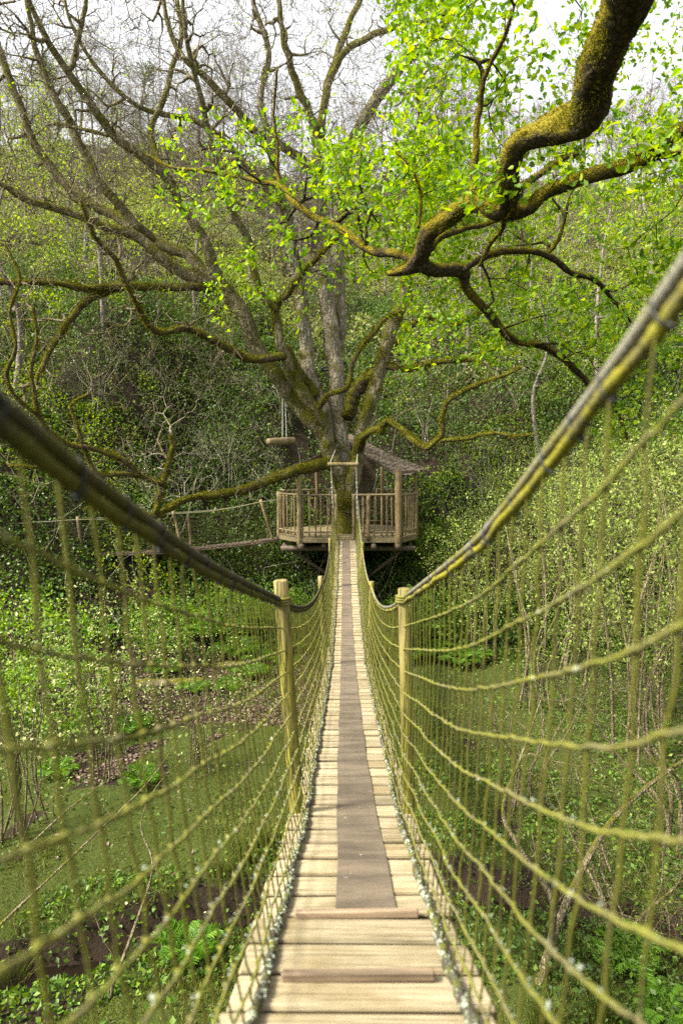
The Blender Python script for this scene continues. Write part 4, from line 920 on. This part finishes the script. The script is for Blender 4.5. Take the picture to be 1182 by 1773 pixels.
# ------------------------------------------------------------------ shrubs and trees: one of each kind, then copies
def plant(name, label, cat, seed, h, spread, nst, ntg, stem_mat, leaf_m, leaf_per, leaf_size, tmpl, stem_r=.02, low=.25, lean=.25, gnarl=.15, tip=.003, wid=1., step=.3, shape='shrub', group=None, bare=0., leafname='foliage', up=.5, thick=.012, k=3, twl=None, base=.5):
    rng = np.random.default_rng(seed); sk = Skel(); mb = MB()
    for i in range(nst):
        a = rng.uniform(0, 6.28); rr = spread * rng.uniform(.15, .75) if nst > 1 else spread * .08
        topz = h * rng.uniform(.55, .85) if nst > 1 else h * .92
        b0 = np.array([math.cos(a) * base * rng.uniform(.2, 1) * (nst > 1), math.sin(a) * base * rng.uniform(.2, 1) * (nst > 1), -.25])
        pts = [b0, np.array([math.cos(a) * rr * .25, math.sin(a) * rr * .25, topz * .35]), np.array([math.cos(a) * rr * .65, math.sin(a) * rr * .65, topz * .7]), np.array([math.cos(a) * rr, math.sin(a) * rr, topz])]
        pts = np.array(pts); pts[1:] += rng.normal(size=(3, 3)) * h * .025
        r0 = stem_r * rng.uniform(.7, 1.2)
        c = catmull(np.column_stack([pts, [r0, r0 * .8, r0 * .5, r0 * .2]]), h * .04)
        tube(mb, c[:, :3], c[:, 3], 7 if stem_r > .05 else 5, lump=.05, rng=rng); k0 = int(len(c) * low); sk.limb(c[k0:, :3], c[k0:, 3])
    u = rng.normal(size=(ntg, 3)); u = norm(u) * rng.uniform(.25, 1, (ntg, 1)) ** .5
    if shape == 'shrub': t = u * np.array([spread, spread, h * .40]) + np.array([0, 0, h * .60])
    elif shape == 'tree': t = u * np.array([spread, spread, h * .36]) + np.array([0, 0, h * .64])
    elif shape == 'cone':
        z = rng.uniform(0, 1, ntg) ** 1.2; a = rng.uniform(0, 6.28, ntg); q = (1 - z) * spread * rng.uniform(.3, 1, ntg) + .1; t = np.column_stack([np.cos(a) * q, np.sin(a) * q, h * (.25 + .75 * z)])
    # uneven outline: drop targets where a coarse noise is low
    keep = fbm(t[:, 0] / spread * 2.2 + seed * 3.1, t[:, 2] / spread * 2.2 + t[:, 1] / spread * 1.3, 2) > .42; t = t[keep]
    sk.grow(t, rng, step=step, gnarl=gnarl, tip=tip, power=.48, up=.25)
    sk.mesh(mb, thick, k, 5, rng)
    if twl: twiglets(mb, sk, twl[0], twl[1], twl[2], rng)
    root = thing(name, label, cat, (0, 0, 0), group)
    build('trunk' if nst == 1 else 'stems', mb, M[stem_mat], root)
    if leaf_per > 0:
        lm = MB(); ids = sk.tips[rng.uniform(0, 1, len(sk.tips)) > bare]; leaf_clusters(lm, sk, ids, leaf_per, leaf_size, tmpl, rng, spread=leaf_size * 2.6, up=up, wid=wid)
        thin = np.array([i for i in range(sk.n0, len(sk.pos)) if sk.cnt[i] <= 2]); thin = thin[rng.uniform(0, 1, len(thin)) < .4]
        leaf_clusters(lm, sk, thin, leaf_per * .3, leaf_size * .9, tmpl, rng, spread=leaf_size * 2, up=up, wid=wid)
        build('crown' if nst == 1 else leafname, lm, M[leaf_m], root, smooth=False)
    return root
USED = set()
def place(root, x, y, rz, s, label, group=None, sz=None, dz=0.):
    z = float(terrain(x, y)) + dz
    if root.name not in USED:
        USED.add(root.name); root.location = (x, y, z); root.rotation_euler = (0, 0, rz); root.scale = (s, s, sz or s)
        if label: root['label'] = label
        if group: root['group'] = group
        return root
    return dup(root, (x, y, z), rz, s, label, group, sz)
rp = np.random.default_rng(404)
# willow thicket on the right
WIL = [plant('willow_shrub', '-', 'shrub', 100 + i, 6.0, 2.1 + .3 * i, 9, 760, 'willowstem', 'willowleaf', 6.5, .075, DIAMOND, stem_r=.034, low=.38, tip=.0042, twl=(500, .4, .003), base=.8, wid=.9, group='willow thicket beside the bridge') for i in range(3)]
WSPOT = [(5.6, 12.6, 1.0, 1.05, 'pale green willow close behind the right-hand net, its crown filling the middle right'),
 (4.5, 15.2, .92, .95, 'slender willow standing at the edge of the grassy clearing right of the bridge'),
 (7.6, 13.4, 1.15, 1.2, 'tall pale willow at the right edge of the photo below the oak leaves'),
 (6.3, 17.4, 1.05, 1.1, 'willow in the middle of the thicket, half hidden by its nearer neighbours'),
 (8.9, 17.2, 1.25, 1.25, 'tallest willow at the back right of the thicket'),
 (4.2, 19.6, .78, .82, 'small willow just right of the platform, rooted below the dark bank'),
 (5.9, 20.8, 1.0, 1.0, 'willow at the foot of the dark bank, right of the treehouse roof'),
 (8.2, 10.6, 1.0, 1.05, 'nearest willow of the thicket at the far right side'),
 (10.8, 14.6, 1.2, 1.25, 'outermost willow beyond the right edge of the thicket'),
 (8.0, 21.5, 1.1, 1.15, 'rear willow against the slope on the right'),
 (7.0, 15.3, 1.0, 1.08, 'willow wedged between the tall pale one and the slender one')]
for i, (x, y, s, sz, lb) in enumerate(WSPOT): place(WIL[i % 3], x, y, rp.uniform(0, 6.28), s, lb, None, sz)
# bare tangled shrubs lower right
BAR = [plant('bare_shrub', '-', 'shrub', 130 + i, 3.2, 1.7, 7, 420, 'willowstem', 'willowleaf', .35, .05, DIAMOND, stem_r=.030, low=.12, gnarl=.2, tip=.0034, bare=.4, twl=(700, .45, .0026), group='bare tangled shrubs below the bridge') for i in range(2)]
for i, (x, y, s, lb) in enumerate([(3.5, 8.1, .95, 'bare twiggy shrub low on the right, close under the net'), (4.9, 9.2, 1.1, 'larger bare shrub at the lower right edge'), (3.0, 10.6, .8, 'thin bare shrub behind the lower right cords beside the grass'), (5.6, 7.2, 1., 'bare shrub in the bottom right corner')]):
    place(BAR[i % 2], x, y, rp.uniform(0, 6.28), s, lb)
lean_ = Skel(); m = MB(); c = catmull(np.array([[*P(x, y, Y), r] for x, y, Y, r in ((925, 1730, 7.0, .055), (965, 1600, 7.3, .048), (1010, 1500, 7.6, .042), (1052, 1430, 7.9, .036), (1110, 1370, 8.2, .03), (1190, 1310, 8.6, .024), (1290, 1230, 9., .012))]), .08)
c[0, 2] = terrain(c[0, 0], c[0, 1]) - .1
tube(m, c[:, :3], c[:, 3], 8, lump=.06); lean_.limb(c[:, :3], c[:, 3]); rl = np.random.default_rng(3)
c2 = catmull(np.array([[*P(x, y, Y), r] for x, y, Y, r in ((950, 1650, 7.2, .04), (955, 1560, 7.1, .034), (900, 1470, 7.2, .026), (870, 1400, 7.5, .02), (905, 1300, 7.9, .014), (940, 1200, 8.2, .008))]), .08); tube(m, c2[:, :3], c2[:, 3], 7, lump=.06); lean_.limb(c2[:, :3], c2[:, 3])
lean_.grow(targets(190, 800, 1240, 1180, 1600, 6.6, 9, rl), rl, step=.16, gnarl=.2, tip=.0034, power=.42, maxlen=2.); lean_.mesh(m, .012, 3, 5, rl)
tag(build('leaning_sapling', m, M['willowstem'], None, loc=tuple(c[0, :3])), 'leafless sapling leaning right with two crooked pale stems, lower right', 'tree')
# cream-leaved shrubs on the left
CRM = [plant('cream_shrub', '-', 'shrub', 150 + i, 3.6, 1.5, 11, 300, 'willowstem', 'creamleaf', 3.4, .05, OVAL, stem_r=.018, low=.35, tip=.0028, lean=.4, wid=1.1, group='pale leaved shrubs on the left bank') for i in range(2)]
for i, (x, y, s, sz, lb) in enumerate([(-4.75, 9.9, 1.1, 1.05, 'pale cream leaved shrub at the left edge below the hand rope'), (-4.2, 11.8, .95, 1.02, 'cream leaved shrub further back, below the second bridge'), (-2.5, 11.6, .8, .72, 'small cream leaved bush over the path left of the near post'), (-5.9, 8.3, .9, .95, 'cream shrub at the very left edge, nearest of its kind')]):
    place(CRM[i % 2], x, y, rp.uniform(0, 6.28), s, lb, None, sz)
m = MB(); ls = Skel(); lm = MB(); rl = np.random.default_rng(31)
for pts in (((-40, 1640, 7.2, .018), (60, 1545, 7.4, .015), (170, 1440, 7.6, .012), (260, 1350, 7.8, .009), (330, 1250, 8.1, .005)), ((190, 1720, 6.7, .02), (235, 1600, 6.9, .016), (265, 1500, 7.1, .012), (245, 1420, 7.3, .008), (300, 1330, 7.6, .006), (420, 1260, 7.9, .004)), ((-40, 1500, 7, .012), (40, 1470, 7.2, .010), (120, 1400, 7.5, .008), (230, 1320, 7.9, .004))):
    c = catmull(np.array([[*P(x, y, Y), r] for x, y, Y, r in pts]), .06)
    if pts[0][0] > 0: c[0, 2] = terrain(c[0, 0], c[0, 1]) - .1
    tube(m, c[:, :3], c[:, 3], 6, lump=.05); ls.limb(c[:, :3], c[:, 3])
ls.grow(targets(110, 0, 460, 1230, 1640, 6.8, 8.4, rl), rl, step=.14, gnarl=.2, tip=.0025, power=.42, maxlen=1.2); ls.mesh(m, .01, 3, 5, rl)
rt = thing('trailing_shrub', 'thin grey branches with few pale leaves trailing over the lawn, lower left', 'shrub', P(190, 1720, 6.7)); build('stems', m, M['willowstem'], rt)
leaf_clusters(lm, ls, ls.tips[::2], 2.2, .045, OVAL, rl, .1); build('foliage', lm, M['creamleaf'], rt, smooth=False)
# green shrubs (left bank, foot of the bank, behind the platform)
GRN = [plant('green_shrub', '-', 'shrub', 170 + i, 2.4, 1.5, 7, 300, 'twig', 'greenleaf', 8, .085, OVAL, stem_r=.02, low=.2, tip=.003, wid=1.2, group='green shrubs at the foot of the bank') for i in range(2)]
for i, (x, y, s, lb) in enumerate([(-5.6, 13.6, .9, 'fresh green shrub behind the cream bush at the left'), (-7.3, 15.2, 1.2, 'broad green shrub under the second bridge, far left'), (-3.3, 20.3, .8, 'rounded green shrub below the bridge end, left of the platform'), (-1.6, 20.6, .7, 'low green shrub under the left side of the platform'), (2.2, 20.4, .7, 'glossy green shrub beneath the right side of the platform'), (1.1, 19.4, .55, 'small green shrub between platform and far bridge posts'), (-4.9, 18.6, .8, 'green shrub on the slope behind the leaf litter'), (3.5, 23.2, .9, 'green shrub right beside the platform corner')]):
    place(GRN[i % 2], x, y, rp.uniform(0, 6.28), s, lb)
TWG = plant('pale_twiggy_bush', '-', 'bush', 180, 2.6, 1.5, 6, 200, 'paletwig', 'greenleaf', 1.2, .075, OVAL, stem_r=.016, low=.2, tip=.0046, gnarl=.22, bare=.5, twl=(120, .5, .004))
for i, (x, y, s, lb) in enumerate([(-6.4, 22.5, 1.0, 'pale twiggy bush on the bank above the second bridge'), (-4.2, 25.6, 1.1, 'pale twiggy bush on the dark bank left of the hanging log'), (-8.6, 24.5, 1.2, 'pale twiggy bush high on the left bank behind the mossy limbs'), (-2.4, 28, 1.1, 'pale twiggy bush on the bank just left of the oak trunks'), (3.4, 27.5, 1.0, 'pale twiggy bush on the bank right of the oak trunks'), (5.4, 25.2, 1.1, 'pale twiggy bush above the hut roof on the right bank'), (4.0, 22.6, .8, 'pale twiggy bush at platform level right of the railing'), (8.2, 24.5, 1.1, 'pale twiggy bush on the bank behind the willows'), (-5.4, 28.5, 1.1, 'pale twiggy bush halfway up the bank left of the oak')]):
    place(TWG, x, y, rp.uniform(0, 6.28), s, lb)
# leafy young trees on the slope (right and left) and bare trees up to the ridge
YEL = [plant('leafy_tree', '-', 'tree', 190 + i, 7.5, 2.6, 1, 430, 'greybark', 'yellowleaf', 6, .095, DIAMOND, stem_r=.10, low=.3, tip=.006, gnarl=.2, shape='tree', wid=1.1, bare=.15, thick=.03) for i in range(3)]
yl = [(-11.5, 24, 1.2), (-9.2, 27, 1.1), (-14, 29, 1.3), (-17, 31, 1.4), (-12.5, 34, 1.3), (-19, 37, 1.4), (7.8, 27, 1.05), (10.8, 29, 1.2), (13.8, 27, 1.2), (5.5, 31, 1.0), (9.4, 34, 1.1), (14.5, 34, 1.3), (18, 32, 1.4), (12, 39, 1.2), (18.5, 40, 1.3), (22, 38, 1.4), (-6.5, 31, .9), (-23, 36, 1.4), (3.5, 35, .8), (7, 40, 1.)]
for i, (x, y, s) in enumerate(yl):
    lbl = 'yellow green young tree in light leaf on the left hillside behind the oak limbs' if x < -2 else 'yellow green young tree in light leaf on the right hillside behind the near oak'
    place(YEL[i % 3], x, y, rp.uniform(0, 6.28), s * rp.uniform(.9, 1.1), lbl, 'young leafy trees on the left hillside' if x < -2 else 'young leafy trees on the right hillside')
GRY = [plant('bare_tree', '-', 'tree', 210 + i, 9.5, 2.6, 1, 380, 'greybark', 'greybud', 2.2, .10, DIAMOND, stem_r=.11, low=.25, tip=.012, gnarl=.16, shape='tree', bare=.35, thick=.04, twl=(700, .9, .009)) for i in range(4)]
gy_ = []
for y in (37, 43, 49, 55, 61, 65):
    for x in np.arange(-.62 * y, .62 * y, 4.6): gy_.append((x + rp.normal() * 1.4, y + rp.normal() * 1.6))
gl = {0: 'grey bare woodland tree high on the hillside, left of the big oak', 1: 'grey bare woodland tree on the hillside straight behind the big oak', 2: 'grey bare woodland tree high on the hillside, right of the big oak'}
for i, (x, y) in enumerate(gy_):
    z_ = 0 if x / y < -.2 else (2 if x / y > .12 else 1)
    place(GRY[i % 4], x, y, rp.uniform(0, 6.28), rp.uniform(.6, .95) * (1 + max(0, y - 44) * .018), gl[z_], ('left', 'middle', 'right')[z_] + ' hillside bare trees')
PIN = plant('pine_tree', '-', 'tree', 230, 11, 2.2, 1, 420, 'greybark', 'pineleaf', 9, .22, DIAMOND, stem_r=.14, low=.2, tip=.01, shape='cone', wid=.5, thick=.05)
for x, y, s, lb in ((-13.5, 50, .8, 'dark pine on the ridge seen through the left oak limbs'), (-19.5, 47, .85, 'taller pine further left on the ridge'), (7.4, 56, 1.0, 'pine rising on the ridge right of the pale upper limb'), (20, 52, .8, 'pine on the far right of the ridge')): place(PIN, x, y, rp.uniform(0, 6.28), s, lb)

# ------------------------------------------------------------------ ferns, rushes, fallen logs
def fern(seed, n=11, L=.75):
    rng = np.random.default_rng(seed); m = MB()
    for i in range(n):
        a = i / n * 6.28 + rng.normal() * .2; l = L * rng.uniform(.7, 1.1); t = np.linspace(0, 1, 40)[1:]; el = rng.uniform(.7, 1.15)
        hor = np.array([math.cos(a), math.sin(a), 0]); q = hor * (l * np.sin(t * 1.35) * .75)[:, None] + np.array([0, 0, 1.]) * (l * el * (t - .72 * t ** 2.2))[:, None]
        tg_ = norm(np.gradient(q, axis=0)); sd = np.cross(tg_, [0, 0, 1.]); sd = norm(sd)
        tube(m, np.vstack([[0, 0, -.03], q]), np.linspace(.006, .0015, 40), 4)
        wl = l * .24 * np.sin(np.pi * (t * .93 + .06)) ** .8
        for s in (-1, 1): leaves(m, q[2:], sd[2:] * s + tg_[2:] * .45 + rng.normal(size=(37, 3)) * .06, wl[2:], DIAMOND, rng, up=1.2, wid=.36)
    return m
FRN = []
for i in range(2):
    o = build('fern', fern(300 + i), M['fern'], None, smooth=False); tag(o, '-', 'fern'); FRN.append(o)
def place_fern(o, x, y, rz, s, label, group=None):
    if o.name not in USED: USED.add(o.name); c = o
    else: c = o.copy(); COL.objects.link(c)
    c.location = (x, y, float(terrain(x, y)) + .02); c.rotation_euler = (0, 0, rz); c.scale = (s, s, s); tag(c, label, 'fern', group)
for i, (px, py, Y, s, lb) in enumerate([(322, 1640, 7.3, .72, 'bright green fern beside the stream at the lower left'), (1150, 1735, 6.5, .8, 'fern cut by the bottom right corner'), (1085, 1640, 7.3, .8, 'shaded fern under the bare branches at the right edge'), (98, 1322, 12.2, .9, 'fern in the leaf litter at the left edge'), (245, 1372, 11.3, .7, 'little fern at the lawn edge under the pale bush'), (170, 1040, 19.5, 1.2, 'fern on the slope by the log at the left'), (285, 1090, 18, 1.0, 'fern beside the fallen mossy log'), (395, 1150, 16.4, 1., 'fern in the leaf litter left of the near post'), (430, 1110, 17.5, 1., 'fern higher on the leaf litter near the bridge'), (1010, 1560, 8.2, 1., 'dim fern among the bare stems on the right'), (230, 1230, 14.2, .9, 'fern in brown leaves below the cream bush'), (335, 1145, 16.5, .9, 'fern in the middle of the brown leaf litter')]):
    q = P(px, py, Y); place_fern(FRN[i % 2], q[0], q[1], rp.uniform(0, 6), s, lb)
for i in range(26):
    x, y = rp.uniform(-4.2, 4.2), rp.uniform(18.6, 23)
    place_fern(FRN[i % 2], x, y, rp.uniform(0, 6), rp.uniform(.8, 1.5), 'green fern in the fern bed beneath the far end of the bridge', 'ferns under the platform')
def rush(seed, n=120, h=.6, sp=.16):
    rng = np.random.default_rng(seed); m = MB(); a = rng.uniform(0, 6.28, n); r = sp * np.sqrt(rng.uniform(0, 1, n)); b = np.column_stack([np.cos(a) * r, np.sin(a) * r, np.zeros(n)])
    t = np.linspace(0, 1, 6)[None, :, None]; hh = h * rng.uniform(.5, 1.1, n)[:, None, None]; out = np.column_stack([np.cos(a), np.sin(a), 0 * a])[:, None] * rng.uniform(.1, .8, (n, 1, 1))
    q = b[:, None] + np.array([0, 0, 1.]) * hh * (t - .25 * t ** 2.5) + out * hh * t ** 2 * .6; tubes_batch(m, q, np.linspace(.005, .001, 6)[None, :] * np.ones((n, 1)), 3); return m
ro = build('rush_clump', rush(5), M['grass'], None); tag(ro, '-', 'grass tuft')
for i, (px, py, Y, s, lb) in enumerate([(418, 1530, 9.0, 1.1, 'tall grass tuft at the stream bank left of the planks'), (455, 1500, 9.3, .95, 'second grass tuft tight against the bridge on the left'), (385, 1560, 8.7, .8, 'short grass tuft by the bright fern'), (20, 1620, 7.6, 1., 'grass tuft at the left edge above the stream'), (940, 1760, 6.4, .9, 'broad grass tuft at the bottom, right of the planks'), (1040, 1750, 6.5, .9, 'grass tuft by the fern in the bottom right corner'), (215, 1620, 7.9, .7, 'small grass tuft beside the dark stream')]):
    q = P(px, py, Y); c = ro if i == 0 else ro.copy()
    if i: COL.objects.link(c)
    c.location = (q[0], q[1], float(terrain(q[0], q[1]))); c.scale = (s, s, s); c.rotation_euler = (0, 0, i * 1.7); tag(c, lb, 'grass tuft')
for a, b, r, lb, mt in (((-5.3, 17.3), (-3.5, 17.0), .13, 'mossy fallen trunk lying across the leaf litter', 'twig'), ((-6.6, 16.2), (-5.2, 16.6), .09, 'brown fallen log at the left edge of the leaf litter', 'oakbark'), ((-3.4, 18.4), (-1.2, 18.9), .10, 'fallen branch below the green shrub near the bridge', 'twig')):
    m = MB(); t = np.linspace(0, 1, 20); q = np.column_stack([a[0] + (b[0] - a[0]) * t, a[1] + (b[1] - a[1]) * t, np.zeros(20)]); q[:, 2] = terrain(q[:, 0], q[:, 1]) + r * .6; q[:, 2] = np.linspace(q[0, 2], q[-1, 2], 20); q += R.normal(size=q.shape) * .012
    tube(m, q, r * (1 + .08 * np.sin(t * 9)), 12, lump=.08); tag(build('fallen_log', m, M[mt], None, loc=tuple(q[10])), lb, 'log')

# ------------------------------------------------------------------ ground cover nobody could count
rg = np.random.default_rng(909)
def cover(name, label, cat, mat, n, y0, y1, xs, size, hmax, fn, gap=.40, tmpl=DIAMOND, up=.6, wid=1.1, gscale=.9, nscale=.45, ypow=1.):
    y = y0 + (y1 - y0) * rg.uniform(0, 1, n) ** ypow; x = rg.uniform(-1, 1, n) * (xs * y + 3)
    keep = fn(x, y) > rg.uniform(0, 1, n); x, y = x[keep], y[keep]
    g = fbm(x * gscale + 31, y * gscale + 3, 3); keep = g > gap + rg.normal(size=len(x)) * .05; x, y, g = x[keep], y[keep], g[keep]
    h = hmax * (.12 + 1.6 * np.clip(fbm(x * nscale + 8, y * nscale + 60, 3) - .38, 0, 1)) * np.clip((g - gap) * 6, .2, 1)
    z = terrain(x, y) + h * rg.uniform(0, 1, len(x)) ** .6 + .02
    d = rg.normal(size=(len(x), 3)); d[:, 1] -= .5; d[:, 2] += .1
    m = MB(); leaves(m, np.column_stack([x, y, z]), d, size * rg.uniform(.6, 1.3, len(x)), tmpl, rg, up, wid)
    return tag(build(name, m, M[mat], None, smooth=False), label, cat, kind='stuff')
sl = lambda x, y: y - bank_start(x)
cover('ivy', 'dark glossy ivy hanging over the steep bank behind the oak', 'ivy', 'ivy', 260000, 19.5, 40, .62, .105, 2.3, lambda x, y: (sl(x, y) > -1.8) * (sl(x, y) < 15), gap=.34, nscale=.5)
cover('bramble', 'mid green brambles and ivy leaves over the bank and its foot', 'bramble', 'bramble', 280000, 16, 42, .62, .12, 2.6, lambda x, y: (sl(x, y) > -3.2) * (sl(x, y) < 16) * np.where((x < -.5) & (y < 20), .25, 1), gap=.40, gscale=.7, nscale=.4)
cover('hillside_scrub', 'tangled yellow green and brown scrub over the upper hillside', 'scrub', 'scrub', 200000, 30, 72, .66, .17, 2.4, lambda x, y: (sl(x, y) > 7) * 1., gap=.38, gscale=.5, nscale=.3)
cover('spring_leaves', 'bright spring leaves scattered over the slopes on both sides', 'undergrowth', 'yellowleaf', 260000, 20, 50, .64, .105, 3.0, lambda x, y: (sl(x, y) > .5) * np.clip(np.abs(x - .5) / 8 + .06 + (y - 26) / 40, .06, 1), gap=.47, gscale=.55, nscale=.35)
cover('weeds', 'low green weeds round the clearing and under the bridge', 'weeds', 'bramble', 150000, 5.6, 23, .62, .07, .55, lambda x, y: np.where(x > 0, np.where((x < 4.5) & (y > 12), .25, .9), np.where(y > 15, .35, 1. * (stream_d(x, y) < 1.1) + .12)) * (stream_d(x, y) > .34), gap=.40, gscale=1.2)
# dry twigs and stems in the scrub
n = 2700; y = 20 + 44 * rg.uniform(0, 1, n) ** 1.1; x = rg.uniform(-1, 1, n) * (.64 * y + 2); keep = sl(x, y) > -.5; x, y = x[keep], y[keep]; n = len(x)
b = np.column_stack([x, y, terrain(x, y)]); d = rg.normal(size=(n, 3)) * .55; d[:, 2] = np.abs(d[:, 2]) + .9; d[:, 1] -= .3; L = rg.uniform(.6, 2.6, n)[:, None, None] * (1 + (y[:, None, None] - 20) / 30)
t = np.linspace(0, 1, 6)[None, :, None]; q = b[:, None] + d[:, None] * L * t + np.cumsum(rg.normal(size=(n, 6, 3)), axis=1) * .085 * L; q[..., 2] -= (t[..., 0] ** 2) * L[..., 0] * .25
m = MB(); tubes_batch(m, q, np.linspace(1, .35, 6)[None] * (rg.uniform(.006, .014, n)[:, None] * (1 + (y[:, None] - 20) / 40)), 3)
tag(build('dry_stems', m, M['paletwig']), 'pale dry stems and twigs tangled through the hillside scrub', 'undergrowth', kind='stuff')
# grass, moss and dead leaves
n = 240000; y = 5.4 + 16 * rg.uniform(0, 1, n) ** 1.5; x = rg.uniform(-1, 1, n) * (.58 * y + 1.2); keep = (turf_at(x, y) > rg.uniform(.05, .8, n)) & (fbm(x * 1.6, y * 1.6) > .42 + rg.normal(size=n) * .08); x, y = x[keep], y[keep]; n = len(x)
d = rg.normal(size=(n, 3)) * .6; d[:, 2] = np.abs(d[:, 2]) + .5; m = MB()
leaves(m, np.column_stack([x, y, terrain(x, y)]), d, rg.uniform(.03, .075, n) * (.6 + 1.5 * np.clip(fbm(x * 1.3 + 50, y * 1.3) - .3, 0, 1)), DIAMOND, rg, up=0., wid=.30)
tag(build('grass', m, M['grass'], None, smooth=False), 'short mown grass on the valley floor below the bridge', 'grass', kind='stuff')
n = 38000; y = 8.5 + 14 * rg.uniform(0, 1, n); x = rg.uniform(-.75, .05, n) * y + .3; keep = ((turf_at(x, y) < .5) & (y > 11.5) | (rg.uniform(0, 1, n) < .012)) & (fbm(x * 1.1 + 4, y * 1.1) > .33) & (stream_d(x, y) > .4); x, y = x[keep], y[keep]; n = len(x); d = rg.normal(size=(n, 3)); d[:, 2] *= .25; m = MB()
leaves(m, np.column_stack([x, y, terrain(x, y) + .015 + rg.uniform(0, .03, n)]), d, rg.uniform(.05, .11, n), OVAL, rg, up=1.2, wid=1.)
tag(build('dead_leaves', m, M['deadleaf'], None, smooth=False), 'brown dead leaves covering the slope left of the bridge', 'leaf litter', kind='stuff')
